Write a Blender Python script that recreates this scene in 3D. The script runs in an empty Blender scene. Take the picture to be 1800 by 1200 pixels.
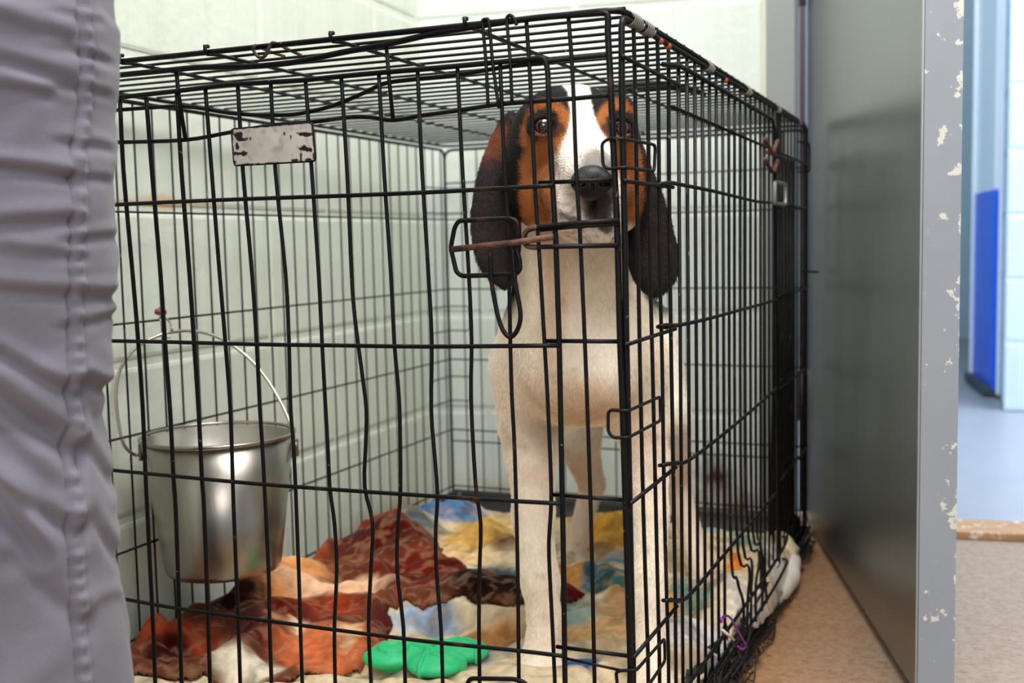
import bpy, math, random
import numpy as np
from mathutils import Vector, Matrix
random.seed(4); RNG = np.random.default_rng(4)
SC = bpy.context.scene; COL = SC.collection

# ------------------------------------------------------------------ camera
YAW, PIT, ROL, FPX = .3963, .0886, -.0213, 1957.3
CC = np.array([.2851655, -.9407475, .5624575])
def _axes():
    cy, sy, cp, sp = math.cos(YAW), math.sin(YAW), math.cos(PIT), math.sin(PIT)
    fw = np.array([-sy*cp, cy*cp, -sp]); r0 = np.array([cy, sy, 0.]); u0 = np.cross(r0, fw)
    c, s = math.cos(ROL), math.sin(ROL)
    return c*r0+s*u0, -s*r0+c*u0, fw
CR, CU, CF = _axes()
cam = bpy.data.cameras.new('camera'); camo = bpy.data.objects.new('camera', cam); COL.objects.link(camo)
camo.matrix_world = Matrix(((CR[0], CU[0], -CF[0], CC[0]), (CR[1], CU[1], -CF[1], CC[1]), (CR[2], CU[2], -CF[2], CC[2]), (0, 0, 0, 1)))
cam.sensor_width = 36; cam.lens = FPX/1800*36; cam.clip_start = .05
cam.dof.use_dof = True; cam.dof.focus_distance = 1.10; cam.dof.aperture_fstop = 5.8
SC.camera = camo

# ------------------------------------------------------------------ light
SC.view_settings.view_transform = 'Standard'; SC.view_settings.look = 'None'
SC.view_settings.exposure = 0.38; SC.view_settings.gamma = 1; SC.view_settings.use_curve_mapping = False
W = bpy.data.worlds.new('room_light'); SC.world = W; W.use_nodes = True
W.node_tree.nodes['Background'].inputs[0].default_value = (.93, .96, 1, 1)
W.node_tree.nodes['Background'].inputs[1].default_value = .42
def area(name, loc, target, sx, sy, power, col):
    l = bpy.data.lights.new(name, 'AREA'); l.shape = 'RECTANGLE'; l.size = sx; l.size_y = sy; l.energy = power; l.color = col
    o = bpy.data.objects.new(name, l); COL.objects.link(o); o.location = loc
    o.rotation_euler = (Vector(target)-Vector(loc)).to_track_quat('-Z', 'Y').to_euler(); return o
area('ceiling_and_fill_lamp', (.35, -.15, 2.45), (-.55, .45, .35), 1.2, .7, 50, (1, .985, .93))
area('ceiling_and_fill_lamp', (.75, -2.0, 1.75), (-.1, .3, .35), 1.5, 1.1, 27, (1, .97, .93))  # front fill added on the camera side, below the ceiling, to brighten the dog
area('hall_daylight', (.9, 2.6, 2.6), (.7, 2.9, 0), .9, 1.6, 80, (.80, .90, 1))  # unseen area light added for the hall's bluish daylight

# ------------------------------------------------------------------ point helpers
def P(px, py, z):                      # point seen at a pixel, at a given distance along the view
    return CC + (CF + CR*(px-900)/FPX - CU*(py-600)/FPX)*z
def PL(px, py, n, d):
    n = np.array(n, float); q = CF + CR*(px-900)/FPX - CU*(py-600)/FPX
    return CC + q*((d-n@CC)/(n@q))
def FR(px, py, off=0): return PL(px, py, (0, 1, 0), off)        # on the crate's front
def SD(px, py, off=0): return PL(px, py, (1, 0, 0), off)        # on the crate's right side
def FL(px, py, z=.045): return PL(px, py, (0, 0, 1), z)         # on the bedding
CW, CD, CH = .72, 1.125, .76

# ------------------------------------------------------------------ colour / material helpers
def lin(c): return tuple((x/255/12.92 if x/255 <= .04045 else ((x/255+.055)/1.055)**2.4) for x in c)
class NT:
    def __init__(s, name):
        s.m = bpy.data.materials.new(name); s.m.use_nodes = True; s.t = s.m.node_tree
        s.b = s.t.nodes['Principled BSDF']
    def n(s, k, **kw):
        q = s.t.nodes.new(k)
        for a, v in kw.items(): setattr(q, a, v)
        return q
    def l(s, a, b): s.t.links.new(a, b)
    def val(s, node, **kw):
        for a, v in kw.items(): node.inputs[a].default_value = v
        return node
    def noise(s, scale, detail=4, rough=.55, vec=None, dist=0):
        q = s.n('ShaderNodeTexNoise'); q.inputs['Scale'].default_value = scale; q.inputs['Detail'].default_value = detail
        q.inputs['Roughness'].default_value = rough; q.inputs['Distortion'].default_value = dist
        if vec is not None: s.l(vec, q.inputs['Vector'])
        return q.outputs['Fac']
    def coord(s, kind='Object', scale=None, loc=None):
        c = s.n('ShaderNodeTexCoord').outputs[kind]
        if scale or loc:
            m = s.n('ShaderNodeMapping')
            if scale: m.inputs['Scale'].default_value = scale
            if loc: m.inputs['Location'].default_value = loc
            s.l(c, m.inputs['Vector']); c = m.outputs['Vector']
        return c
    def ramp(s, fac, stops):
        r = s.n('ShaderNodeValToRGB'); e = r.color_ramp.elements
        while len(e) > len(stops): e.remove(e[-1])
        while len(e) < len(stops): e.new(.5)
        for i, (p, c) in enumerate(stops):
            e[i].position = p; e[i].color = (*c, 1) if len(c) == 3 else c
        s.l(fac, r.inputs['Fac']); return r.outputs['Color']
    def mix(s, fac, a, b, mode='MIX'):
        m = s.n('ShaderNodeMix', data_type='RGBA', blend_type=mode)
        if isinstance(fac, (int, float)): m.inputs[0].default_value = fac
        else: s.l(fac, m.inputs[0])
        for i, v in ((6, a), (7, b)):
            if isinstance(v, tuple): m.inputs[i].default_value = (*v[:3], 1)
            else: s.l(v, m.inputs[i])
        return m.outputs[2]
    def math(s, op, a, b=None, c=None):
        m = s.n('ShaderNodeMath', operation=op)
        for i, v in enumerate((a, b, c)):
            if v is None: continue
            if isinstance(v, (int, float)): m.inputs[i].default_value = v
            else: s.l(v, m.inputs[i])
        return m.outputs[0]
    def bump(s, h, strength=.3, dist=.01):
        b = s.n('ShaderNodeBump'); b.inputs['Strength'].default_value = strength; b.inputs['Distance'].default_value = dist
        s.l(h, b.inputs['Height']); s.l(b.outputs['Normal'], s.b.inputs['Normal'])
    def set(s, **kw):
        for a, v in kw.items():
            a = {'color': 'Base Color', 'rough': 'Roughness', 'metal': 'Metallic', 'spec': 'Specular IOR Level', 'sheen': 'Sheen Weight', 'sss': 'Subsurface Weight', 'coat': 'Coat Weight'}.get(a, a)
            i = s.b.inputs[a]
            if isinstance(v, (int, float)): i.default_value = v
            elif isinstance(v, tuple): i.default_value = (*v[:3], 1)
            else: s.l(v, i)
        return s
    def attr(s, name='Col'):
        a = s.n('ShaderNodeAttribute'); a.attribute_name = name; return a.outputs['Color']

def wire_mat():
    s = NT('black_coated_wire'); v = s.coord()
    c = s.mix(s.ramp(s.noise(26, 5, .6, v), [(.60, (0, 0, 0)), (.70, (1, 1, 1))]), lin((8, 8, 11)), lin((54, 36, 32)))
    c = s.mix(s.ramp(s.noise(120, 3, .6, v), [(.70, (0, 0, 0)), (.76, (1, 1, 1))]), c, lin((120, 112, 104)))
    s.set(color=c, rough=.45, spec=.22); s.bump(s.noise(300, 3, .5, v), .25, .001); return s.m
def rust_mat():
    s = NT('rusty_wire'); v = s.coord()
    c = s.mix(s.ramp(s.noise(60, 5, .6, v), [(.40, (0, 0, 0)), (.62, (1, 1, 1))]), lin((108, 66, 52)), lin((40, 27, 26)))
    s.set(color=c, rough=.6); s.bump(s.noise(260, 3, .5, v), .4, .001); return s.m
def simple(name, rgb, rough=.5, metal=0, var=.12, scale=40, bump=0, **kw):
    s = NT(name); v = s.coord()
    a = lin(rgb); b = tuple(x*(1-var*2) for x in a)
    s.set(color=s.mix(s.noise(scale, 4, .6, v), a, b), rough=rough, metal=metal, **kw)
    if bump: s.bump(s.noise(scale*3, 4, .6, v), bump, .002)
    return s.m
M_WIRE = wire_mat(); M_RUST = rust_mat()
M_TIE = simple('grey_wire_tie', (120, 116, 110), .5, .6)
M_TRAY = simple('black_plastic', (18, 17, 21), .5, bump=.2)

def paint_mat(name, lo, hi, tint, stains=()):
    """painted block: pale paint with a soft orange-peel, faint drips and dirt"""
    s = NT(name); v = s.coord()
    c = s.mix(s.noise(3.0, 4, .6, v), lin(lo), lin(hi))
    drip = s.noise(1, 4, .6, s.coord(scale=(26, 26, 1.6)))
    c = s.mix(s.math('MULTIPLY', s.ramp(drip, [(.48, (0, 0, 0)), (.72, (1, 1, 1))]), .35), c, lin(tint))
    c = s.mix(s.ramp(s.noise(55, 2, .5, v), [(.74, (0, 0, 0)), (.80, (.5, .5, .5))]), c, lin((150, 156, 146)))
    for (loc, rad, col, amt) in stains:
        m = s.n('ShaderNodeMapping'); m.inputs['Location'].default_value = tuple(-loc[i]/rad[i] for i in range(3))
        m.inputs['Scale'].default_value = tuple(1/r for r in rad)
        g = s.n('ShaderNodeTexCoord'); s.l(g.outputs['Object'], m.inputs['Vector'])
        d = s.n('ShaderNodeVectorMath', operation='LENGTH'); s.l(m.outputs[0], d.inputs[0])
        f = s.math('SUBTRACT', 1.0, d.outputs['Value']); f = s.math('ADD', f, s.math('MULTIPLY', s.math('SUBTRACT', s.noise(22, 5, .7, v), .5), 1.6))
        f = s.n('ShaderNodeClamp'); s.l(s.math('ADD', s.math('SUBTRACT', 1.0, d.outputs['Value']), s.math('MULTIPLY', s.math('SUBTRACT', s.noise(22, 5, .7, v), .5), 1.6)), f.inputs[0])
        c = s.mix(s.math('MULTIPLY', f.outputs[0], amt), c, lin(col))
    s.set(color=c, rough=.42, spec=.4)
    h = s.math('ADD', s.noise(70, 3, .5, v), s.math('MULTIPLY', s.noise(14, 3, .5, v), 1.5)); s.bump(h, .35, .003)
    return s.m

# ------------------------------------------------------------------ mesh helpers
def tag(o, label=None, cat=None, group=None, kind=None):
    if label: o['label'] = label
    if cat: o['category'] = cat
    if group: o['group'] = group
    if kind: o['kind'] = kind
    return o
def empty(name, loc=(0, 0, 0)):
    o = bpy.data.objects.new(name, None); COL.objects.link(o); o.location = loc; o.empty_display_size = .02; return o
def link(name, verts, faces, mat, parent=None, smooth=True, col=None, off=None):
    me = bpy.data.meshes.new(name); off = np.zeros(3) if off is None else np.array(off, float)
    v = np.asarray(verts, float)-off
    me.from_pydata(v.tolist(), [], faces if isinstance(faces, list) else faces.tolist()); me.update()
    if smooth: me.polygons.foreach_set('use_smooth', [True]*len(me.polygons))
    for m in (mat if isinstance(mat, (list, tuple)) else [mat]): me.materials.append(m)
    if col is not None:
        a = me.color_attributes.new('Col', 'FLOAT_COLOR', 'POINT')
        a.data.foreach_set('color', np.hstack([np.asarray(col, float), np.ones((len(v), 1))]).ravel().astype(np.float32))
    o = bpy.data.objects.new(name, me); COL.objects.link(o); o.location = off
    if parent: o.parent = parent; o.matrix_parent_inverse = Matrix.Translation(parent.location).inverted()
    return o
class MB:
    def __init__(s): s.v = []; s.f = []
    def add(s, v, f):
        b = len(s.v); s.v += [tuple(map(float, q)) for q in v]; s.f += [tuple(b+i for i in q) for q in f]
    def tube(s, pts, r, n=8, closed=False, cap=True):
        pts = [np.array(p, float) for p in pts]; N = len(pts)
        if N < 2: return
        rr = [r]*N if np.isscalar(r) else list(r)
        T = []
        for i in range(N):
            a = pts[(i-1) % N] if (closed or i > 0) else pts[i]; b = pts[(i+1) % N] if (closed or i < N-1) else pts[i]
            t = b-a; T.append(t/(np.linalg.norm(t)+1e-12))
        up = np.array([0, 0, 1.]) if abs(T[0][2]) < .9 else np.array([1., 0, 0])
        x = np.cross(T[0], up); x /= np.linalg.norm(x); V = []
        for i in range(N):
            x = x-T[i]*(x@T[i]); x /= np.linalg.norm(x)+1e-12; y = np.cross(T[i], x)
            for k in range(n):
                a = 2*math.pi*k/n; V.append(pts[i]+rr[i]*(math.cos(a)*x+math.sin(a)*y))
        Fc = []
        for i in range(N if closed else N-1):
            j = (i+1) % N
            for k in range(n):
                k2 = (k+1) % n; Fc.append((i*n+k, i*n+k2, j*n+k2, j*n+k))
        if cap and not closed: Fc.append(tuple(range(n-1, -1, -1))); Fc.append(tuple((N-1)*n+k for k in range(n)))
        s.add(V, Fc)
    def box(s, c, sz, R=None):
        c = np.array(c, float); h = np.array(sz)/2; R = np.eye(3) if R is None else R
        V = [c+R@(h*np.array((a, b, d))) for a in (-1, 1) for b in (-1, 1) for d in (-1, 1)]
        s.add(V, [(0, 1, 3, 2), (4, 6, 7, 5), (0, 4, 5, 1), (2, 3, 7, 6), (0, 2, 6, 4), (1, 5, 7, 3)])
    def build(s, name, mat, parent=None, smooth=True, off=None, bevel=0):
        o = link(name, s.v, s.f, mat, parent, smooth, off=off)
        if bevel:
            b = o.modifiers.new('bevel', 'BEVEL'); b.width = bevel; b.segments = 2; b.limit_method = 'ANGLE'
            w = o.modifiers.new('wn', 'WEIGHTED_NORMAL')
        return o
def smooth_poly(pts, sub=6, closed=False):
    pts = [np.array(p, float) for p in pts]; N = len(pts); out = []
    rng = range(N) if closed else range(N-1)
    for i in rng:
        g = (lambda k: pts[k % N]) if closed else (lambda k: pts[min(max(k, 0), N-1)])
        a, b, c, d = g(i-1), g(i), g(i+1), g(i+2)
        for j in range(sub):
            t = j/sub; out.append(.5*((2*b)+(-a+c)*t+(2*a-5*b+4*c-d)*t*t+(-a+3*b-3*c+d)*t**3))
    if not closed: out.append(pts[-1])
    return out
def rounded(pts, rad, sub=5, closed=False):
    """polyline with its corners rounded"""
    pts = [np.array(p, float) for p in pts]; N = len(pts); out = []
    for i in range(N):
        if not closed and i in (0, N-1): out.append(pts[i]); continue
        a, b, c = pts[i-1], pts[i], pts[(i+1) % N]
        u = a-b; w = c-b; lu, lw = np.linalg.norm(u), np.linalg.norm(w); d = min(rad, lu*.45, lw*.45)
        p0 = b+u/lu*d; p1 = b+w/lw*d
        for j in range(sub+1):
            t = j/sub; out.append((1-t)**2*p0+2*t*(1-t)*b+t*t*p1)
    return out
# value noise in numpy
_T = RNG.random((64, 64, 64))
def vnoise(p, sc, seed=0):
    q = p*sc+seed*7.31+100; i = np.floor(q).astype(int); f = q-i; f = f*f*(3-2*f); i %= 64; j = (i+1) % 64
    g = lambda a, b, c: _T[a[:, 0], b[:, 1], c[:, 2]]
    fx, fy, fz = f.T
    return (((g(i, i, i)*(1-fx)+g(j, i, i)*fx)*(1-fy)+(g(i, j, i)*(1-fx)+g(j, j, i)*fx)*fy)*(1-fz)
            + ((g(i, i, j)*(1-fx)+g(j, i, j)*fx)*(1-fy)+(g(i, j, j)*(1-fx)+g(j, j, j)*fx)*fy)*fz)
def fbm(p, sc, oct=4, seed=0):
    o = 0; a = .5; t = 0
    for k in range(oct): o = o+a*vnoise(p, sc*2**k, seed+k); t += a; a *= .5
    return o/t
def sstep(a, b, x): t = np.clip((x-a)/(b-a), 0, 1); return t*t*(3-2*t)

# implicit surfaces -> one continuous mesh
def grid_pts(lo, hi, h):
    ax = [np.arange(lo[i], hi[i]+h, h) for i in range(3)]
    G = np.stack(np.meshgrid(*ax, indexing='ij'), -1); return G.reshape(-1, 3), G.shape[:3]
def smin(a, b, k):
    h = np.clip(.5+.5*(b-a)/k, 0, 1); return b*(1-h)+a*h-k*h*(1-h)
def cone(p, a, b, ra, rb):
    a = np.asarray(a); b = np.asarray(b); d = b-a; t = np.clip(((p-a)@d)/(d@d), 0, 1)
    return np.linalg.norm(p-a-t[:, None]*d, axis=1)-(ra+(rb-ra)*t)
def ell(p, c, R, rad):
    q = (p-np.asarray(c))@np.asarray(R).T; rad = np.asarray(rad)
    k0 = np.linalg.norm(q/rad, axis=1); k1 = np.linalg.norm(q/rad**2, axis=1)
    return k0*(k0-1)/(k1+1e-9)
def surfnet(F, lo, h, clip=None):
    s = F < 0; nx, ny, nz = F.shape
    c = [s[i:nx-1+i, j:ny-1+j, k:nz-1+k] for i in (0, 1) for j in (0, 1) for k in (0, 1)]
    cnt = sum(x.astype(np.int8) for x in c); act = (cnt > 0) & (cnt < 8)
    idx = -np.ones(act.shape, int); A = np.argwhere(act); idx[act] = np.arange(len(A))
    pos = np.zeros((len(A), 3)); w = np.zeros(len(A))
    cn = [np.array(q) for q in ((0, 0, 0), (0, 0, 1), (0, 1, 0), (0, 1, 1), (1, 0, 0), (1, 0, 1), (1, 1, 0), (1, 1, 1))]
    for a in cn:
        for ax in range(3):
            if a[ax]: continue
            b = a.copy(); b[ax] = 1
            fa = F[tuple((A+a).T)]; fb = F[tuple((A+b).T)]; m = (fa < 0) != (fb < 0)
            t = np.where(m, fa/(fa-fb+1e-20), 0)
            pos += np.where(m[:, None], a+(b-a)*t[:, None], 0); w += m
    V = (A+pos/w[:, None])*h+np.array(lo)
    Q = []
    for ax in range(3):
        o1, o2 = [(1, 2), (2, 0), (0, 1)][ax]
        sl = [slice(None)]*3; sl2 = [slice(None)]*3; sl[ax] = slice(0, -1); sl2[ax] = slice(1, None)
        m = s[tuple(sl)] != s[tuple(sl2)]; E = np.argwhere(m)
        ok = (E[:, o1] > 0) & (E[:, o2] > 0) & (E[:, o1] < F.shape[o1]-1) & (E[:, o2] < F.shape[o2]-1); E = E[ok]
        e1 = np.zeros(3, int); e1[o1] = 1; e2 = np.zeros(3, int); e2[o2] = 1
        q = np.stack([idx[tuple((E-e1-e2).T)], idx[tuple((E-e2).T)], idx[tuple(E.T)], idx[tuple((E-e1).T)]], 1)
        flip = ~s[tuple(E.T)]; q[flip] = q[flip][:, ::-1]; Q.append(q)
    return V, np.vstack(Q)
def relax(V, Q, it=2, lam=.5):
    n = len(V)
    a = np.concatenate([Q[:, i] for i in range(4)]+[Q[:, (i+1) % 4] for i in range(4)])
    b = np.concatenate([Q[:, (i+1) % 4] for i in range(4)]+[Q[:, i] for i in range(4)])
    d = np.bincount(a, minlength=n).astype(float); d[d == 0] = 1
    for _ in range(it):
        S = np.stack([np.bincount(a, weights=V[b, k], minlength=n) for k in range(3)], 1)/d[:, None]
        V = V+lam*(S-V)
    return V
# ================================================================== THE ROOM
FZ = -.012
def wall_blocks(name, origin, direc, outward, s0, s1, zjoints, joints, mat, thick=.08, gap=.009):
    """block wall: recessed joint plane with one bevelled face per block"""
    mb = MB(); o = np.array(origin, float); d = np.array(direc, float); d /= np.linalg.norm(d); n = np.array(outward, float); n /= np.linalg.norm(n)
    R = np.stack([d, n, np.array([0, 0, 1.])], 1)
    mb.box(o+d*(s0+s1)/2-n*(.0025+thick/2)+np.array([0, 0, (zjoints[0]+zjoints[-1])/2]), (s1-s0, thick, zjoints[-1]-zjoints[0]), R)
    for k in range(len(zjoints)-1):
        z0, z1 = zjoints[k], zjoints[k+1]; ph = joints[k % len(joints)]
        s = ph-math.ceil((ph-s0)/.406)*.406
        while s < s1:
            a, b = max(s+gap/2, s0), min(s+.406-gap/2, s1)
            if b-a > .01:
                c0 = np.array([(a+b)/2, 0, (z0+z1)/2]); hw = np.array([(b-a)/2, (z1-z0-gap)/2])
                V = []
                for (inset, dep) in ((0, -.004), (.002, -.0012), (.007, 0)):
                    for (sx, sz) in ((-1, -1), (1, -1), (1, 1), (-1, 1)):
                        V.append(o+d*(c0[0]+sx*(hw[0]-inset))+n*dep+np.array([0, 0, c0[2]+sz*(hw[1]-inset)]))
                Fq = []
                for L in (0, 1):
                    for q in range(4): Fq.append((L*4+q, L*4+(q+1) % 4, L*4+4+(q+1) % 4, L*4+4+q))
                Fq.append((8, 9, 10, 11)); mb.add(V, Fq)
            s += .406
    return tag(mb.build(name, mat, smooth=False), kind='structure')
ZJ = [FZ]+[.0047+.2042*k for k in range(1, 13)]
BD = np.array([.989, .142, 0]); BD /= np.linalg.norm(BD); BN = np.array([BD[1], -BD[0], 0])        # back wall runs along BD, faces BN
CN = np.array([-.80, 1.185, 0])
LD = np.array([-.055, 1, 0]); LD /= np.linalg.norm(LD); LN = np.array([LD[1], -LD[0], 0])
bw_end = .70
STA = PL(1262, 835, BN, BN@CN); STB = PL(1285, 890, BN, BN@CN)
M_BACK = paint_mat('white_block_paint', (216, 225, 219), (226, 233, 228), (202, 211, 201),
                   [(tuple(STA), (.050, .3, .060), (78, 58, 44), 1.0), (tuple(STB), (.10, .3, .05), (130, 100, 66), 1.0), ((-.62, 1.2, .02), (.14, .3, .05), (170, 140, 108), .55)])
M_LEFT = paint_mat('green_white_block_paint', (218, 227, 215), (229, 235, 224), (198, 204, 188),
                   [((-.77, .34, .628), (.5, .16, .012), (214, 170, 120), .8), ((-.77, .1, .70), (.5, .12, .05), (226, 218, 180), .6), ((-.77, .95, .02), (.5, .3, .05), (176, 142, 104), .7)])
wall_blocks('wall_back', CN, BD, BN, -.02, bw_end, ZJ, [.13, .333], M_BACK)
SL = [PL(583, 540, LN, LN@CN), PL(306, 30, LN, LN@CN)]
sj = [-(CN-SL[0])@LD, -(CN-SL[1])@LD]
wall_blocks('wall_left', CN, -LD, LN, 0, 3.6, ZJ, [-sj[0]+.203, -sj[0]], M_LEFT)
# floor
s = NT('stained_and_lit_concrete'); v = s.coord()
sep = s.n('ShaderNodeSeparateXYZ'); s.l(v, sep.inputs[0])
base = s.mix(s.noise(4, 6, .65, v), lin((138, 84, 44)), lin((172, 118, 70)))
base = s.mix(s.ramp(s.noise(1, 5, .7, s.coord(scale=(10, 22, 1))), [(.45, (0, 0, 0)), (.75, (1, 1, 1))]), base, lin((132, 84, 48)))
grey = s.mix(s.noise(30, 6, .75, v), lin((142, 138, 134)), lin((112, 110, 108)))
f = s.n('ShaderNodeMapRange'); s.l(s.math('ADD', sep.outputs[0], s.math('MULTIPLY', s.noise(9, 6, .75, v), .25)), f.inputs[0]); f.inputs[1].default_value = .10; f.inputs[2].default_value = .34
base = s.mix(f.outputs[0], base, grey)  # tan stain left; grey to the right is partly light put into the colour
base = s.mix(s.math('MULTIPLY', s.noise(75, 6, .8, v), .55), base, lin((176, 134, 90)))
base = s.mix(s.ramp(s.noise(160, 3, .6, v), [(.60, (0, 0, 0)), (.74, (.7, .7, .7))]), base, lin((90, 78, 66)))
base = s.mix(s.ramp(s.noise(70, 8, .85, v), [(.46, (0, 0, 0)), (.62, (.6, .6, .6))]), base, lin((104, 74, 50)))
base = s.mix(s.ramp(s.noise(1, 6, .8, s.coord(scale=(90, 180, 1))), [(.50, (0, 0, 0)), (.66, (.6, .6, .6))]), base, lin((190, 156, 116)))
s.set(color=base, rough=.55, spec=.35); s.bump(s.noise(90, 5, .7, v), .5, .003); M_FLOOR = s.m
mb = MB(); mb.box((.2, -.95, FZ-.03), (6.0, 4.5, .06)); tag(mb.build('floor', M_FLOOR, smooth=False), kind='structure')
# doorway: jamb, hinge side, threshold
M_GREY = simple('grey_door_paint', (150, 154, 156), .4, bump=.08, var=.05, scale=12)
M_CREAM = simple('cream_caulk', (222, 222, 206), .6, var=.05)
bp = lambda a, off=0: CN+BD*a+BN*off
RB = np.stack([BD, BN, np.array([0, 0, 1.])], 1)
mb = MB(); mb.box(bp(bw_end+.0045, .001)+np.array([0, 0, 1.15]), (.009, .012, 2.3), RB); tag(mb.build('trim_1', M_CREAM, smooth=False), kind='structure')
mb = MB()
mb.box(bp(bw_end+.036, -.045)+np.array([0, 0, 1.12]), (.054, .12, 2.26), RB)
mb.box(bp(bw_end+.062, -.075)+np.array([0, 0, 1.12]), (.016, .05, 2.26), RB)
mb.box(bp(bw_end+1.01, -.045)+np.array([0, 0, 1.12]), (.054, .12, 2.26), RB)
mb.box(bp(bw_end+.52, -.045)+np.array([0, 0, 2.23]), (1.02, .12, .06), RB)
tag(mb.build('trim_2', M_GREY, smooth=False, bevel=.002), kind='structure')
s = NT('worn_wood_threshold'); v = s.coord(); 
c = s.mix(s.noise(1, 6, .7, s.coord(scale=(8, 60, 30))), lin((190, 150, 108)), lin((128, 90, 58)))
c = s.mix(s.ramp(s.noise(34, 5, .7, v), [(.55, (0, 0, 0)), (.65, (1, 1, 1))]), c, lin((212, 206, 196)))
s.set(color=c, rough=.7); s.bump(s.noise(60, 5, .7, v), .6, .004)
mb = MB(); mb.box(bp(bw_end+.53, .01)+np.array([0, 0, FZ+.007]), (.96, .10, .016), RB); tag(mb.build('trim_3', s.m, smooth=False, bevel=.003), kind='structure')
# wall beyond the doorway on the right
mb = MB(); mb.box(bp(bw_end+1.55, -.06)+np.array([0, 0, 1.2]), (1.0, .12, 2.42), RB); tag(mb.build('wall_right', M_BACK, smooth=False), kind='structure')

# the open metal door: 4.4 cm thick, 85 cm wide
H0 = np.array([-.020, 1.283, 0]); H1 = np.array([.225, .455, 0])
DD = (H1-H0); DL = np.linalg.norm(DD); DD /= DL; DNn = np.array([DD[1], -DD[0], 0]); 
if DNn[0] > 0: DNn = -DNn      # faces the crate
s = NT('brushed_grey_door_paint'); v = s.coord()
c = s.mix(s.noise(5, 5, .6, v), lin((136, 140, 138)), lin((150, 153, 152)))
c = s.mix(s.math('MULTIPLY', s.noise(1, 5, .7, s.coord(scale=(60, 60, 3))), .5), c, lin((120, 124, 124)))
c = s.mix(s.ramp(s.noise(1, 4, .8, s.coord(scale=(150, 150, 26))), [(.70, (0, 0, 0)), (.745, (.8, .8, .8))]), c, lin((200, 202, 204)))
c = s.mix(s.ramp(s.noise(210, 3, .7, v), [(.70, (0, 0, 0)), (.76, (.6, .6, .6))]), c, lin((196, 198, 202)))
c = s.mix(s.math('MULTIPLY', s.noise(320, 2, .7, v), .35), c, lin((96, 99, 103)))
s.set(color=c, rough=.33, spec=.5, metal=.78); s.bump(s.noise(120, 4, .6, v), .06, .001); M_DOOR = s.m
s = NT('chipped_grey_edge_paint'); v = s.coord('Generated')
sp = s.n('ShaderNodeSeparateXYZ'); s.l(v, sp.inputs[0]); vo = s.coord()
c = s.mix(s.noise(6, 5, .6, vo), lin((150, 156, 166)), lin((136, 141, 150)))
g = s.math('POWER', sp.outputs[0], 5.0)
f = s.math('ADD', s.noise(55, 5, .6, vo), s.math('MULTIPLY', g, .13))
c = s.mix(s.ramp(f, [(.655, (0, 0, 0)), (.665, (1, 1, 1))]), c, lin((206, 204, 196)))
c = s.mix(s.ramp(s.noise(1, 4, .7, s.coord(scale=(30, 30, 300))), [(.72, (0, 0, 0)), (.735, (.8, .8, .8))]), c, lin((214, 218, 224)))
s.set(color=c, rough=.45, spec=.4); s.bump(f, .25, .001); M_EDGE = s.m
RD = np.stack([DD, DNn, np.array([0, 0, 1.])], 1); zb, zt = .004, 2.06
mb = MB(); mb.box((H0+H1)/2-DNn*.022+np.array([0, 0, (zb+zt)/2]), (DL, .044, zt-zb), RD)
door = tag(mb.build('door_1', M_DOOR, smooth=False, bevel=.0015), kind='structure')
mb = MB(); mb.box(H1-DNn*.022+DD*.0006+np.array([0, 0, (zb+zt)/2]), (.0022, .0425, zt-zb-.004), RD)
e = mb.build('edge_plate', M_EDGE, door, smooth=False)
mb = MB(); mb.box(H1+DNn*.0007-DD*.004+np.array([0, 0, (zb+zt)/2]), (.0026, .0016, zt-zb-.01), RD); mb.box(H1+DNn*.0007-DD*.0012+np.array([0, 0, (zb+zt)/2]), (.0010, .0022, zt-zb-.01), RD)
mb.build('edge_seam', simple('pale_metal_seam', (176, 180, 186), .4, .5), door, smooth=False)
mb = MB()
for z in (.25, 1.05, 1.85):
    mb.tube([H0+np.array([-.002, .004, z-.05])+DNn*.008, H0+np.array([-.002, .004, z+.05])+DNn*.008], .007, 10)
mb.tube([H0+DNn*.010+np.array([0, .004, .02]), H0+DNn*.010+np.array([0, .004, 2.04])], .0055, 8)
mb.build('hinge', simple('reddish_brown_hinge', (118, 92, 92), .5, .3), door)

# the hall beyond
M_HALLW = paint_mat('pale_blue_block_paint', (206, 220, 240), (216, 228, 244), (186, 202, 226))
s = NT('hall_concrete'); v = s.coord(); s.set(color=s.mix(s.noise(7, 6, .7, v), lin((136, 142, 152)), lin((160, 163, 168))), rough=.35, spec=.5); s.bump(s.noise(60, 4, .6, v), .15, .002)
mb = MB(); mb.box((.9, 3.75+.06, FZ-.028), (4.2, 4.95, .05)); o = mb.build('floor.001', s.m, smooth=False); o.name = 'floor_hall'; tag(o, kind='structure')
wall_blocks('wall_hall_right', (.372, 2.96, 0), (1, .02, 0), (0, -1, 0), 0, 1.6, ZJ, [.1, .303], M_HALLW)
wall_blocks('wall_hall_side', (.372, 2.968, 0), (-.02, 1, 0), (-1, -.02, 0), 0, 3.0, ZJ, [.1, .303], M_HALLW)
mb = MB(); mb.box((.6, 5.7, 1.2), (3.6, .1, 2.5)); mb.box((-.75, 3.7, 1.2), (.1, 4.4, 2.5)); tag(mb.build('wall_hall_far', simple('cyan_white_paint', (196, 222, 230), .4), smooth=False), kind='structure')
mb = MB(); mb.box((1.75, 2.15, 1.2), (.1, 1.7, 2.5)); tag(mb.build('wall_hall_near', M_HALLW, smooth=False), kind='structure')
M_BLUE = simple('bright_blue_paint', (10, 96, 240), .3, var=.08, scale=8)
d2 = MB(); a = np.array([.285, 3.72, 0]); b = np.array([.352, 3.28, 0]); dv = (b-a)/np.linalg.norm(b-a); nv = np.array([-dv[1], dv[0], 0])
R2 = np.stack([dv, nv, np.array([0, 0, 1.])], 1)
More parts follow.
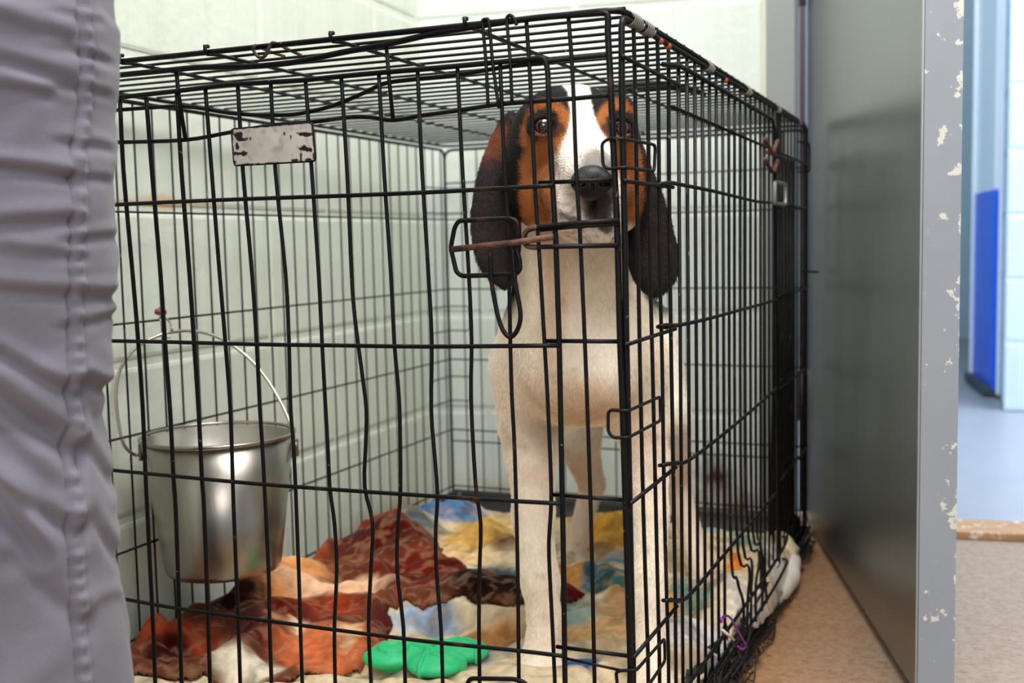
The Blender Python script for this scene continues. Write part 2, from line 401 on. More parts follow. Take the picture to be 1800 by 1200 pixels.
d2.box((a+b)/2+np.array([0, 0, .36]), (np.linalg.norm(b-a), .03, .70), R2); dd = tag(d2.build('door_2', M_BLUE, smooth=False, bevel=.003), kind='structure')
m3 = MB(); m3.box((a+b)/2+np.array([0, 0, 1.2]), (np.linalg.norm(b-a)*.93, .026, .98), R2); m3.build('window_pane', simple('bright_white_panel', (238, 242, 250), .2, var=.02), dd, smooth=False)  # plain bright white panel above the blue one
m3 = MB(); m3.box(b+np.array([.006, -.012, .9]), (.012, .05, 1.8)); m3.box(a+np.array([-.012, 0, .9]), (.02, .05, 1.8)); m3.build('frame', simple('white_frame_paint', (232, 238, 248), .3, var=.03), dd, smooth=False)
m3 = MB(); m3.box(.5*(a+b)+np.array([0, 0, .008])-nv*.02, (.44, .04, .03), R2); m3.build('kick_strip', simple('dark_blue_grey', (60, 70, 84), .6), dd, smooth=False)  # dark strip along the foot of the blue door
# ================================================================== THE CRATE
crate = empty('dog_crate', (-CW/2, CD/2, 0))
tag(crate, 'tall black wire dog crate with rusty latches standing in the block wall corner', 'dog crate')
cpart = lambda mb, name, mat=M_WIRE, par=None: mb.build(name, mat, par or crate)
def down(pts, z=.012):
    """carry a front wire straight on to the bottom rail"""
    a, b = pts[-2], pts[-1]; d = (b-a)/max(a[2]-b[2], 1e-6); return pts+[b+np.array([d[0]*.25*(b[2]-z), 0, -(b[2]-z)])]
F0 = lambda L, off=0: [FR(x, y, off) for x, y in L]
def curve(L, off=0, sub=4): return smooth_poly(F0(L, off), sub)
RV, RH, RFm = .0020, .0020, .0029
XL = -CW
# ---- front panel (fixed part)
fp = MB()
fp.tube(rounded([(XL, 0, .012), (XL, 0, CH-.022)]+F0([(60, 146), (210, 132), (350, 118), (450, 117), (525, 109), (600, 92), (675, 79), (775, 56), (850, 44), (950, 30), (1070, 22), (1068, 50)])
        + F0([(1073, 140), (1080, 300), (1085, 400), (1090, 600), (1094, 700), (1100, 900), (1106, 1100), (1109, 1190)])+[np.array((-.012, 0, .012))], .018, 4, closed=False), RFm, 10)
fp.tube([(XL, 0, .012), (-.012, 0, .012)], RFm, 8)
for L in ([(925, 35), (932, 140), (940, 320), (947, 430), (957, 600), (962, 690), (967, 800), (969, 880), (965, 950), (966, 1000), (971, 1100), (975, 1190)],
          [(999, 27), (1007, 140), (1013, 300), (1020, 420), (1028, 600), (1034, 760), (1038, 880), (1041, 1000), (1043, 1100), (1045, 1190)]):
    fp.tube(down(curve(L, .001, 3)), RV, 8)
fp.tube(F0([(310, 124), (314, 167), (326, 246)], .001), .0022, 8)
fp.tube(F0([(679, 79), (684, 140), (691, 211)], .001), .0020, 8)
# two sagging top rows
fp.tube([np.array((XL, .003, FR(211, 193)[2]+.004))]+curve([(211, 193), (320, 187), (400, 198), (450, 202), (500, 202), (530, 199), (567, 191), (600, 180), (640, 163), (675, 147), (720, 140), (800, 132), (900, 116), (1000, 104), (1069, 97)], .003), .0021, 8)
fp.tube([np.array((XL, .003, FR(209, 250)[2]))]+curve([(209, 250), (325, 246), (407, 232), (480, 220), (552, 214), (612, 206), (650, 206), (691, 211), (740, 203), (800, 195), (850, 187), (900, 181), (1000, 174), (1072, 167)], .003), .0021, 8)
for (a, b) in (((947, 321), (1078, 316)), ((958, 599), (1091, 600)), ((971, 869), (1100, 879)), ((978, 1136), (1108, 1153))):
    fp.tube(F0([a, b], .003), RH, 8)
for z in (.040,): fp.tube([(XL, .003, z), (-.012, .003, z)], RH, 8)
for x in (-.68, -.64): fp.tube([(x, 0, .012), (x, 0, CH-.03)], .0021, 8)
fpo = cpart(fp, 'front_panel')
# ---- front door
dr = MB()
BARS = [[(211, 175), (217, 300), (233, 480), (243, 600), (251, 720), (256, 840), (259, 900), (269, 1100), (272, 1180)],
 [(257, 171), (267, 300), (282, 480), (290, 600), (299, 720), (305, 840), (309, 900), (316, 1100), (319, 1190)],
 [(311, 163), (319, 300), (333, 480), (341, 600), (349, 720), (355, 840), (359, 900), (366, 1100), (369, 1190)],
 [(361, 156), (372, 300), (386, 480), (396, 600), (405, 720), (409, 840), (411, 900), (419, 1100), (422, 1190)],
 [(418, 149), (427, 300), (443, 480), (451, 600), (457, 720), (462, 800), (472, 1000), (474, 1100), (477, 1190)],
 [(476, 145), (484, 300), (502, 480), (508, 600), (511, 720), (517, 800), (525, 1000), (528, 1100), (531, 1190)],
 [(537, 140), (548, 300), (560, 480), (566, 600), (572, 710), (577, 800), (580, 860), (588, 920), (592, 1000), (588, 1100), (589, 1190)],
 [(600, 136), (610, 300), (618, 480), (622, 540), (629, 600), (637, 660), (644, 720), (643, 780), (641, 855), (655, 920), (652, 1000), (648, 1100), (652, 1190)],
 [(666, 130), (675, 300), (687, 480), (693, 600), (700, 680), (703, 740), (704, 860), (700, 920), (698, 1000), (709, 1100), (712, 1190)],
 [(734, 123), (742, 300), (753, 480), (759, 600), (758, 720), (764, 800), (769, 870), (766, 930), (767, 1000), (775, 1100), (778, 1190)],
 [(804, 116), (813, 300), (824, 480), (829, 600), (828, 700), (836, 850), (845, 920), (843, 1000), (842, 1100), (843, 1190)],
 [(879, 110), (887, 300), (893, 400), (897, 600), (900, 700), (905, 800), (910, 1000), (912, 1190)]]
for i, L in enumerate(BARS): dr.tube(down(curve(L, 0, 3)), .0023 if i < 3 else (.0021 if i < 5 else RV), 8)
dx0 = FR(150, 180)
dr.tube(rounded([np.array((XL+.06, -.001, .035)), np.array((XL+.06, -.001, dx0[2]+.003))]+F0([(211, 171), (311, 160), (400, 149), (534, 141), (600, 134), (675, 127), (750, 121), (900, 107), (958, 101), (963, 125)], -.001)
        + F0([(967, 250), (971, 320), (977, 420), (983, 600), (985, 700), (988, 860), (990, 950), (992, 1100), (993, 1190)], -.001)+[np.array((FR(993, 1190)[0]+.003, -.001, .035))], .014, 4), .0025, 10)
dr.tube([(XL+.06, -.001, .035), (FR(993, 1190)[0]+.003, -.001, .035)], .0025, 8)
ROWS = [[(200, 360), (300, 355), (450, 349), (600, 344), (750, 338), (861, 332), (972, 326)],
        [(195, 599), (300, 601), (450, 605), (600, 607), (750, 609), (983, 607)],
        [(195, 826), (300, 836), (450, 850), (600, 861), (750, 871), (880, 879), (988, 885)],
        [(200, 1049), (300, 1067), (450, 1088), (600, 1108), (750, 1127), (900, 1142), (992, 1153)]]
for L in ROWS:
    c = curve(L, -.004, 3); dr.tube([c[0]+(c[0]-c[3])/np.linalg.norm(c[0]-c[3])*.09]+c, RH+.0001, 8)
dro = cpart(dr, 'front_door')
# slide-bolt latches of the front door
def loop(L, plane=FR, off=-.006, r=.0021, rad=.008): 
    return rounded([plane(x, y, off) for x, y in L], rad, 4, closed=True)
l1 = MB()
l1.tube(loop([(792, 436), (799, 400), (806, 388), (898, 384), (910, 390), (911, 413), (905, 436), (914, 455), (914, 475), (905, 482), (812, 485), (802, 478), (797, 455)]), .0023, 8, closed=True)
l1.tube(smooth_poly([FR(x, y, -.010) for x, y in [(861, 441), (864, 493), (868, 520), (875, 554), (884, 580), (896, 592), (907, 584), (914, 565), (914, 543), (906, 499), (903, 470), (901, 438)]], 4), .0023, 8)
l1o = cpart(l1, 'door_latch', par=dro)
b1 = MB(); b1.tube(F0([(796, 438), (860, 431), (900, 427), (972, 416)], -.011), .0030, 10); b1.build('bolt', M_RUST, dro)
l2 = MB()
l2.tube(loop([(818, 1236), (820, 1206), (826, 1192), (905, 1193), (925, 1200), (930, 1220), (934, 1250), (928, 1280), (835, 1282), (824, 1262)]), .0023, 8, closed=True)
cpart(l2, 'door_latch', par=dro)
# catch on the fixed frame
k = MB(); k.tube(rounded(F0([(1088, 387), (1000, 393), (945, 399), (924, 406), (922, 420), (927, 433), (945, 434), (1086, 431)], -.006), .008, 4), .0022, 8)
k.tube(F0([(1088, 393), (1000, 399), (950, 404)], -.004), .0019, 8); cpart(k, 'latch_catch', par=fpo)
r_ = MB(); r_.tube(smooth_poly(F0([(944, 399), (926, 405), (921, 419), (926, 432), (944, 435)], -.0061), 4), .00235, 8); r_.build('rust_bend', M_RUST, fpo)
# hooks that hang the top of the front panel
for L in ([(858, 190), (855, 120), (850, 60), (848, 38), (854, 34), (860, 42), (866, 110), (877, 190)], [(900, 183), (897, 110), (892, 50), (891, 32), (897, 27), (904, 33), (908, 44)]):
    h = MB(); h.tube(smooth_poly(F0(L, -.004), 4), .0017, 8); cpart(h, 'wire_hook', par=fpo)
h = MB(); pz = lambda x, y, z: PL(x, y, (0, 0, 1), z)
h.tube(smooth_poly([pz(500, 99, CH+.002), pz(470, 89, CH+.004), FR(449, 80, -.003), FR(446, 89, -.006), FR(456, 101, -.006), FR(467, 97, -.006), FR(476, 78, -.004), FR(485, 76, 0), pz(507, 87, CH+.003), pz(529, 97, CH+.002)], 5), .0017, 8)
cpart(h, 'spring_clip', M_RUST, fpo)
# ---- right side
def side_line(L, off=0): return [SD(x, y, off) for x, y in L]
sp_ = MB()
sp_.tube(rounded([np.array((0, CD, .012)), np.array((0, CD, CH-.004)), np.array((0, .0, CH-.006))]+side_line([(1093, 140), (1095, 250), (1098, 400), (1101, 600), (1105, 800), (1109, 1000), (1113, 1190)])+[np.array((0, .002, .012))], .012, 4), RFm, 10)
sp_.tube([(0, 0, .012), (0, CD, .012)], RFm, 8)
for L in ([(1113, 36), (1116, 140), (1122, 473), (1125, 640), (1131, 900), (1139, 1150)], [(1136, 55), (1138, 140), (1143, 473), (1147, 640), (1153, 900), (1159, 1150)],
          [(1155, 66), (1157, 140), (1160, 473), (1164, 640), (1168, 900), (1175, 1150)]):
    sp_.tube(down(smooth_poly(side_line(L), 3)), RV, 8)
yh = SD(1177, 80)[1]
hp = smooth_poly(side_line([(1175, 77), (1176, 300), (1179, 570), (1183, 800), (1187, 1050)]), 3); sp_.tube(down(hp), .0021, 8)
for (a, b) in (((1094, 99), (1195, 150)), ((1098, 318), (1183, 329)), ((1100, 606), (1187, 578)), ((1108, 885), (1188, 821)), ((1113, 1156), (1190, 1065))):
    sp_.tube(side_line([a, b], .003), RH, 8)
ytop = CH-.006
y = SD(1192, 92)[1]
SPC = .0357
yd1 = SD(1365, 300)[1]
# short bars above the side door, full bars behind it
k = 0; yy = yh+SPC
while yy < CD-.02:
    full = yy > yd1+.012
    sp_.tube([(0, yy, .012 if full else CH-.066), (0, yy, ytop)], RV, 6); yy += SPC
sp_.tube([(0.002, yh, CH-.066), (0.002, CD, CH-.070)], RH, 8)
for z in (.1785, .3252, .47, .6116): sp_.tube([(.003, yd1, z), (.003, CD, z)], RH, 8)
sp_.tube([(.003, 0, .045), (.003, CD, .045)], RH, 8)
sp_.tube([(0, yd1+.012, .012), (0, yd1+.012, ytop)], .0030, 8)
spo = cpart(sp_, 'side_panel')
sd = MB()
t0 = SD(1166, 113, .004); 
sd.tube(rounded([np.array((.004, yd1, .05)), SD(1361, 212, .004)]+side_line([(1205, 121), (1192, 115), (1166, 113)], .004), .03, 5), .0026, 10)
sd.tube([(.004, yd1, .05), (.004, yh, .05)], .0024, 8)
yy = yh+SPC*.72; i = 0
zt_ = lambda yv: SD(1205, 121)[2]+(SD(1361, 212)[2]-SD(1205, 121)[2])*(yv-SD(1205, 121)[1])/(SD(1361, 212)[1]-SD(1205, 121)[1])
while yy < yd1-.01:
    pts = [np.array((.002, yy, zt_(yy)-.001))]
    if 7 <= i <= 12:
        pts += [np.array((.002, yy, .20)), np.array((.008+RNG.random()*.01, yy+(RNG.random()-.5)*.035, .135)), np.array((.016, yy+(RNG.random()-.5)*.03, .095)), np.array((.016, yy+(RNG.random()-.5)*.02, .045))]
        sd.tube(smooth_poly(pts, 5), RV, 6)
    else: sd.tube(pts+[np.array((.002, yy, .05))], RV, 6)
    yy += SPC; i += 1
for L in ([(1166, 323), (1178, 321), (1200, 325), (1250, 335), (1300, 347), (1330, 354), (1354, 356)], [(1170, 571), (1185, 572), (1205, 569), (1260, 556), (1365, 527)],
          [(1173, 815), (1190, 814), (1210, 809), (1260, 772), (1320, 722), (1365, 682)], [(1179, 1053), (1195, 1056), (1217, 1040), (1280, 966), (1350, 883), (1365, 866)]):
    a = side_line(L, .006); sd.tube(smooth_poly(a, 4), .0021, 8)
    c = a[0]; sd.tube(smooth_poly([a[1]+np.array((0, .004, 0)), c+np.array((0, -.004, 0)), c+np.array((-.008, 0, -.002)), a[1]+np.array((-.010, .010, -.003))], 5), .0020, 8)
for z in (.052, .088): sd.tube(smooth_poly([(.006, yh, z), (.010, yh+.15, z), (.020, .62, z+.004), (.016, .80, z), (.006, yd1+.02, z)], 5), .0022, 8)
sdo = cpart(sd, 'side_door')
# rusty latch of the side door
m = MB()
q = SD(1357, 295, .008)
for dz in (0, .028): m.tube(smooth_poly([q+np.array((0, -.06, .01+dz)), q+np.array((.006, -.03, -.008+dz)), q+np.array((.008, 0, .010+dz)), q+np.array((.004, .03, -.004+dz))], 5), .0030, 8)
m.tube([q+np.array((0, -.04, .02)), q+np.array((.002, .09, .02))], .003, 8); m.build('side_latch', M_RUST, sdo)
q = SD(1372, 345, .008); m = MB(); m.tube(rounded([q+np.array((0, -.05, -.012)), q+np.array((0, .05, -.012)), q+np.array((0, .05, .02)), q+np.array((0, -.05, .02))], .01, 4, True), .0028, 8, closed=True)
m.build('side_latch', simple('worn_bare_wire', (190, 190, 186), .35, .8), sdo)
m = MB(); q = SD(1405, 270, .006); m.tube(rounded([q+np.array((0, 0, .02)), q+np.array((.014, .02, .018)), q+np.array((.014, .02, -.03)), q+np.array((0, 0, -.03))], .006, 3), .002, 6); cpart(m, 'wire_hook', par=spo)
m = MB(); q = SD(1411, 477, 0); m.tube([q+np.array((0, 0, 0)), q+np.array((.028, .0, -.001))], .0022, 6); cpart(m, 'wire_hook', par=spo)
# ---- corner clips, each wraps from one panel to the next
for (Lf, Ls) in ([[(1096, 244), (1072, 243), (1058, 251), (1060, 290), (1068, 297), (1100, 294)], [(1150, 301), (1152, 256), (1145, 253)]],
                 [[(1104, 722), (1069, 720), (1069, 759), (1078, 769), (1104, 769)], [(1161, 739), (1160, 697)]],
                 [[(1118, 1178), (1092, 1178), (1083, 1181), (1088, 1235), (1116, 1240)], [(1169, 1161), (1168, 1122)]]):
    m = MB(); m.tube(rounded([FR(x, y, -.005) for x, y in Lf]+[SD(x, y, .005) for x, y in Ls], .005, 4, True), .0016, 8, closed=True); cpart(m, 'corner_clip')
m = MB(); m.tube(F0([(996, 1157), (1092, 1178)], -.003), .0013, 6); cpart(m, 'tie_wire')
# ---- back and left panels
ZR = [.6116, .47, .3252, .1785, .060, .030]
bk = MB(); bk.tube(rounded([(XL, CD, .012), (XL, CD, CH-.008), (0, CD, CH-.008), (0, CD, .012)], .02, 5), RFm, 8); bk.tube([(XL, CD, .012), (0, CD, .012)], RFm, 8)
x = XL+SPC
while x < -.01: bk.tube([(x, CD, .012), (x, CD, CH-.008)], .0014, 6); x += SPC
for z in ZR+[.685, .155]: bk.tube([(XL, CD-.003, z), (0, CD-.003, z)], .0016, 6)
cpart(bk, 'back_panel')
lf = MB(); lf.tube(rounded([(XL, 0, .012), (XL, 0, CH-.008), (XL, CD, CH-.008), (XL, CD, .012)], .02, 5), RFm, 8); lf.tube([(XL, 0, .012), (XL, CD, .012)], RFm, 8)
yy = SPC
while yy < CD-.01: lf.tube([(XL, yy, .012), (XL, yy, CH-.008)], .0014, 6); yy += SPC
for z in ZR: lf.tube([(XL+.003, 0, z), (XL+.003, CD, z)], .0016, 6)
cpart(lf, 'left_panel')
for z0 in (.624, .385, .24):
    m = MB(); m.tube(rounded([(XL+.05, CD-.005, z0), (XL+.004, CD-.005, z0), (XL+.005, CD-.10, z0), (XL+.005, CD-.10, z0+.05), (XL+.004, CD-.005, z0+.05), (XL+.05, CD-.005, z0+.05)], .006, 3, True), .0014, 6, closed=True); cpart(m, 'corner_clip')
# ---- divider leaning at the far end, behind the side door
dv_ = MB()
for k in range(16):
    yy = CD-.03-k*.0125; dv_.tube([(-.020-k*.0006, yy, .03), (-.016, yy, CH-.07)], .0017, 6)
dv_.tube(rounded([(-.02, CD-.23, .03), (-.02, CD-.23, CH-.065), (-.02, CD-.02, CH-.065), (-.02, CD-.02, .03)], .012, 3, True), .0026, 8, closed=True)
for z in (.17, .32, .47, .62): dv_.tube([(-.018, CD-.23, z), (-.018, CD-.02, z)], .0018, 6)
cpart(dv_, 'divider_panel')
# ---- top panel
tp = MB(); zt2 = CH+.003
tp.tube(rounded([(XL, 0, CH), (0, 0, CH), (0, CD, CH), (XL, CD, CH)], .022, 5, True), .0028, 10, closed=True)
yy = .012
while yy < CD-.01: tp.tube([(XL, yy, zt2), (0, yy, zt2)], .0016, 6); yy += SPC
XC = [PL(px, py, (0, 0, 1), CH)[0] for px, py in ((213, 107), (362, 91), (576, 66), (815, 42))]
for x in XC: tp.tube([(x-.001, .002, CH+.0062), (x-.001, -.0035, CH+.0055), (x, -.0045, CH+.001), (x, -.001, CH-.002), (x, .012, CH-.0005), (x, CD, CH-.001)], .0021, 8)
cpart(tp, 'top_panel')
def coil(yc, L, turns, r=.0058):
    n = turns*12; tw = MB(); tw.tube([np.array((r*math.cos(2*math.pi*t*turns/n), yc+L*(t/n-.5), CH-.004+r*math.sin(2*math.pi*t*turns/n))) for t in range(n+1)], .0010, 5); tw.build('wire_binding', M_TIE, crate)
coil(.035, .035, 6); coil(.075, .030, 5); coil(.33, .03, 5); coil(.56, .03, 4); coil(.80, .03, 4); coil(1.02, .02, 3)
M_OR = simple('orange_rust', (176, 88, 40), .8)
for y0, y1 in ((.118, .126), (.150, .156), (.42, .428)):
    rb = MB(); rb.tube([(.0008, y0, CH-.008), (.0008, y1, CH-.008)], .0033, 8); rb.build('rust_spot', M_OR, crate)
hd = MB(); g = PL(1130, 150, (0, 0, 1), CH+.008)
for k in range(5):
    hd.tube(smooth_poly([g+np.array((-.13, .06+k*.012, -.004)), g+np.array((-.05, .03+k*.014, .004+.004*(k % 2))), g+np.array((.02, .0+k*.016, .002)), g+np.array((.06, .05+k*.014, -.004))], 5), .0034, 6)
cpart(hd, 'carry_handle', M_TRAY)
# ---- black plastic pan with a raised lip, chewed along the right side
pn = MB()
prof = [(.0, .004), (.003, .036), (.008, .056), (.014, .056), (.017, .046), (.030, .010)]   # inset, height
px0, px1, py0, py1 = XL+.006, -.004, .006, CD-.008
ringN = 240; ring = []
def rect_pt(t, ins):
    a, b, c, d = px0+ins, px1-ins, py0+ins, py1-ins; P4 = [(a, c), (b, c), (b, d), (a, d)]; q = t*4; i = int(q) % 4; f = q-int(q); A, B = P4[i], P4[(i+1) % 4]
    return A[0]+(B[0]-A[0])*f, A[1]+(B[1]-A[1])*f
V = []
for (ins, hz) in prof:
    for k in range(ringN):
        x, y_ = rect_pt(k/ringN, ins); h_ = hz
        if .25 < k/ringN < .5 and hz > .02: h_ = hz*(.45+.75*RNG.random()); x += (RNG.random()-.3)*.012
        V.append((x, y_, h_))
Fq = [(r*ringN+k, r*ringN+(k+1) % ringN, (r+1)*ringN+(k+1) % ringN, (r+1)*ringN+k) for r in range(len(prof)-1) for k in range(ringN)]
Fq.append(tuple((len(prof)-1)*ringN+k for k in range(ringN))); Fq.append(tuple(range(ringN-1, -1, -1)))
pn.add(V, Fq); pno = cpart(pn, 'floor_pan', M_TRAY)
sh = MB()      # chewed shreds and bent bottom wires along the right edge
for k in range(300):
    y_ = .02+RNG.random()**1.7*1.08; x = .004+RNG.random()*.020; z = .004+RNG.random()*(.060 if y_ < .42 else .012); L = .02+.05*RNG.random()
    sh.tube(smooth_poly([(x, y_, z), (x+(RNG.random()-.4)*.012, y_+L*.5, z+(RNG.random()-.6)*.02), (x+(RNG.random()-.5)*.012, y_+L, z+(RNG.random()-.5)*.012)], 3), .0007+.0011*RNG.random()**2, 5)
for k in range(7):
    z = .004+.009*k; sh.tube(smooth_poly([(.006+.006*RNG.random(), y_, z*.5+.006*RNG.random()) for y_ in np.linspace(.0, CD, 14)], 3), .0018, 6)
shm = simple('chewed_black_plastic', (22, 18, 19), .6); cpart(sh, 'chewed_edge', shm, pno)
# ---- white enamel plate on the front
cor = [(407, 227), (549, 215), (555, 283), (412, 291)]
NX, NY = 90, 44; V = []; Cc = []
blots = [((421, 236), 7, 4), ((421, 244), 6, 5), ((430, 245), 5, 4), ((418, 256), 3, 8), ((419, 270), 7, 3), ((430, 270), 5, 4), ((537, 236), 11, 4), ((543, 237), 5, 3), ((535, 262), 10, 5), ((547, 264), 3, 3), ((501, 234), 2, 4), ((530, 272), 1.5, 8), ((543, 281), 9, 4), ((520, 282), 8, 4), ((487, 288), 8, 2), ((470, 288), 6, 2), ((437, 289), 8, 2), ((441, 244), 1.5, 3), ((512, 240), 1.2, 4), ((411, 285), 5, 5), ((553, 275), 2, 9), ((409, 232), 2, 6)]
for j in range(NY+1):
    for i in range(NX+1):
        u, w_ = i/NX, j/NY; a = np.array(cor[0])*(1-u)*(1-w_)+np.array(cor[1])*u*(1-w_)+np.array(cor[2])*u*w_+np.array(cor[3])*(1-u)*w_
        V.append(FR(a[0], a[1], -.0045)); d = min((math.hypot((a[0]-b[0][0])/b[1], (a[1]-b[0][1])/b[2])) for b in blots); Cc.append((a[0], a[1], d, u, w_))
V = np.array(V); nv = fbm(V, 260, 3, 5)-.5; Cc = np.array(Cc)
edge = np.minimum(np.minimum(Cc[:, 3], 1-Cc[:, 3])*145, np.minimum(Cc[:, 4], 1-Cc[:, 4])*70)
black = np.clip(1-sstep(.75, 1.05, Cc[:, 2]+nv*2.4-.15), 0, 1); black = np.maximum(black, 1-sstep(.9, 2.0, edge+nv*5))
base = np.array(lin((196, 190, 184)))*(1+.5*(fbm(V, 90, 4, 9)-.5))[:, None]*(1-.25*sstep(.55, .75, fbm(V, 160, 3, 2)))[:, None]
cc = base*(1-black[:, None])+np.array(lin((28, 22, 24)))*black[:, None]
Fq = [(j*(NX+1)+i, (j+1)*(NX+1)+i, (j+1)*(NX+1)+i+1, j*(NX+1)+i+1) for j in range(NY) for i in range(NX)]
s = NT('scratched_white_enamel'); s.set(color=s.attr(), rough=.45)
po = link('name_plate', V, Fq, s.m, fpo, col=cc); md = po.modifiers.new('t', 'SOLIDIFY'); md.thickness = .0016; md.offset = 0; po['label'] = 'blank white enamel plate with black chips'
m = MB(); m.tube(rounded([FR(x, y, -.0045) for x, y in cor], .004, 4, True), .0011, 6, closed=True); cpart(m, 'plate_rim', par=po) if False else cpart(m, 'plate_rim', par=fpo)

# ---- purple clip hooked on the lower side wires
M_PUR = simple('purple_anodised_wire', (150, 40, 190), .3, .6)
m = MB(); q = lambda x, y: SD(x, y, .030)
m.tube(smooth_poly([q(1268, 1094), q(1269, 1086), q(1278, 1082), q(1286, 1088), q(1290, 1096), q(1300, 1114), q(1306, 1126), q(1311, 1133), q(1309, 1138), q(1303, 1140), q(1297, 1136)], 5), .0015, 8)
tag(m.build('safety_pin', M_PUR, off=q(1290, 1110)), 'open purple wire pin hooked on the bottom right wires of the crate', 'pin')
m = MB(); m.tube([SD(1270, 1107, .026), SD(1290, 1124, .026)], .0017, 8); tag(m.build('cable_tie', simple('white_plastic', (232, 228, 220), .4), off=SD(1270, 1107, .026)), 'short white plastic tie end among the black bottom wires', 'cable tie')

# ================================================================== THE PAIL
pc = P(377, 763, 1.435); pc[0] = max(pc[0], XL+.107)
tilt = Matrix.Rotation(math.radians(3), 3, 'Y')
pail = empty('water_pail', pc); tag(pail, 'stainless steel pail with a thin wire handle hanging on the left crate wires', 'pail')
s = NT('brushed_steel'); v = s.coord()
s.set(color=s.mix(s.noise(1, 4, .6, s.coord(scale=(50, 50, 3))), lin((142, 138, 132)), lin((176, 170, 162))), rough=s.n('ShaderNodeMapRange').outputs[0] if False else .30, metal=1.0)
s.bump(s.noise(1, 4, .7, s.coord(scale=(160, 160, 8))), .10, .001); M_STEEL = s.m
R1_, R2_, HH = .0965, .0740, .176
def lathe(prof, n=96, c=pc):
    V = [(c[0]+r*math.cos(2*math.pi*k/n), c[1]+r*math.sin(2*math.pi*k/n), c[2]+z) for r, z in prof for k in range(n)]
    F = [(i*n+k, i*n+(k+1) % n, (i+1)*n+(k+1) % n, (i+1)*n+k) for i in range(len(prof)-1) for k in range(n)]
    return V, F
prof = [(.001, -HH), (R2_-.010, -HH), (R2_-.002, -HH+.002), (R2_, -HH+.008), (R2_+.0005, -HH+.010), (R1_-.001, -.003), (R1_-.0025, -.003), (R2_-.002, -HH+.012), (R2_-.010, -HH+.004), (.001, -HH+.004)]
V, F = lathe(prof); link('pail_body', V, F, M_STEEL, pail)
m = MB(); m.tube([pc+np.array((R1_*math.cos(a), R1_*math.sin(a), 0)) for a in np.linspace(0, 2*math.pi, 72, endpoint=False)], .0024, 8, closed=True); m.build('rim', M_STEEL, pail)
hd_ = (P(520, 760, 1.0)-P(235, 765, 1.0)); hd_[2] = 0; hd_ /= np.linalg.norm(hd_)
er = np.array([hd_[0], hd_[1], 0])
lft = pc-er*(R1_+.004); rgt = pc+er*(R1_+.004)
hb = [P(248, 800, 1.43), P(232, 799, 1.425), P(218, 782, 1.42), P(208, 740, 1.42), P(204, 690, 1.425), P(212, 648, 1.435), P(240, 610, 1.45), P(285, 587, 1.468), P(300, 584, 1.472), P(330, 581, 1.475), P(365, 586, 1.475), P(400, 601, 1.472), P(440, 632, 1.465), P(470, 668, 1.46), P(495, 710, 1.45), P(510, 745, 1.44), P(512, 790, 1.435)]
hb[0] = lft+np.array((0, 0, -.022)); hb[1] = lft-er*.008+np.array((0, 0, -.024)); hb[-1] = rgt+np.array((0, 0, -.018))
m = MB(); m.tube(smooth_poly(hb, 6), .0022, 8); m.build('bail', simple('pale_steel_wire', (196, 186, 172), .3, .9), pail)
for c_ in (lft, rgt): m = MB(); m.box(c_+np.array((0, 0, -.020))+er*(.003 if c_ is lft else -.003), (.004, .016, .024)); m.build('ear', M_STEEL, pail, smooth=False, bevel=.002)
m = MB(); a = PL(281, 551, (1, 0, 0), XL+.004); tb = P(297, 584, 1.471)
m.tube(smooth_poly([P(300, 592, 1.467), P(292, 590, 1.466), tb+np.array((-.006, 0, .012)), P(287, 570, 1.475), P(281, 560, 1.48), a+np.array((.006, 0, .004)), a+np.array((0, 0, .008)), a+np.array((-.006, .01, -.002)), P(298, 565, 1.486), tb+np.array((.004, 0, .006)), P(304, 583, 1.475)], 5), .0014, 8)
hk = tag(m.build('hanging_hook', simple('twisted_hook_wire', (176, 166, 150), .4, .7), off=a), 'twisted wire hook holding the pail handle to the left crate wires', 'hook')
m = MB(); m.tube([a+np.array((.001, -.007, .003)), a+np.array((.001, .008, .001))], .0042, 8); m.build('hook_end', simple('reddish_rubber', (140, 70, 62), .6), hk)
# ================================================================== THE BEDDING
RX = np.array([CR[0], CR[1]]); RX /= np.linalg.norm(RX); FX = np.array([CF[0], CF[1]]); FX /= np.linalg.norm(FX)
def blobs(L, z=.045):
    """spots on the cloth: centre, half width across, half depth, payload"""
    out = []
    for (px, py, a, b, *pay) in L:
        c = FL(px, py, z); Z = (c-CC)@CF; sc = FPX/Z; tl = (CC[2]-z)/np.linalg.norm(c-CC)
        out.append((c[:2], a/sc, b/sc/tl, pay))
    return out
def bd(p, b): q = p-b[0]; return np.sqrt(((q@RX)/b[1])**2+((q@FX)/b[2])**2)
HB = blobs([(660, 985, 80, 22, .040), (730, 1000, 70, 18, .022), (870, 1075, 110, 20, .022), (720, 950, 45, 16, .040), (770, 922, 70, 12, .030), (850, 965, 60, 16, .034), (905, 990, 60, 14, .022),
            (1080, 955, 70, 24, .034), (1070, 1050, 70, 16, .028), (1010, 1030, 90, 10, .018), (1095, 1090, 45, 16, .024), (440, 1050, 90, 20, .030), (350, 1085, 60, 22, .030), (300, 1150, 70, 18, .026),
            (500, 1130, 90, 12, .020), (600, 1065, 90, 10, .018), (1250, 985, 40, 20, .026), (1270, 1060, 30, 20, .020), (1320, 1000, 30, 40, .024)])
def rolls(wv, k1, k2, seed):
    a = np.column_stack([wv@RX*k1, wv@FX*k2, np.zeros(len(wv))]); t = fbm(a, 1, 1, seed); s_ = np.abs(((t*5) % 1)-.5)*2; return np.sqrt(np.clip(1-(1-s_)**2, 0, 1))
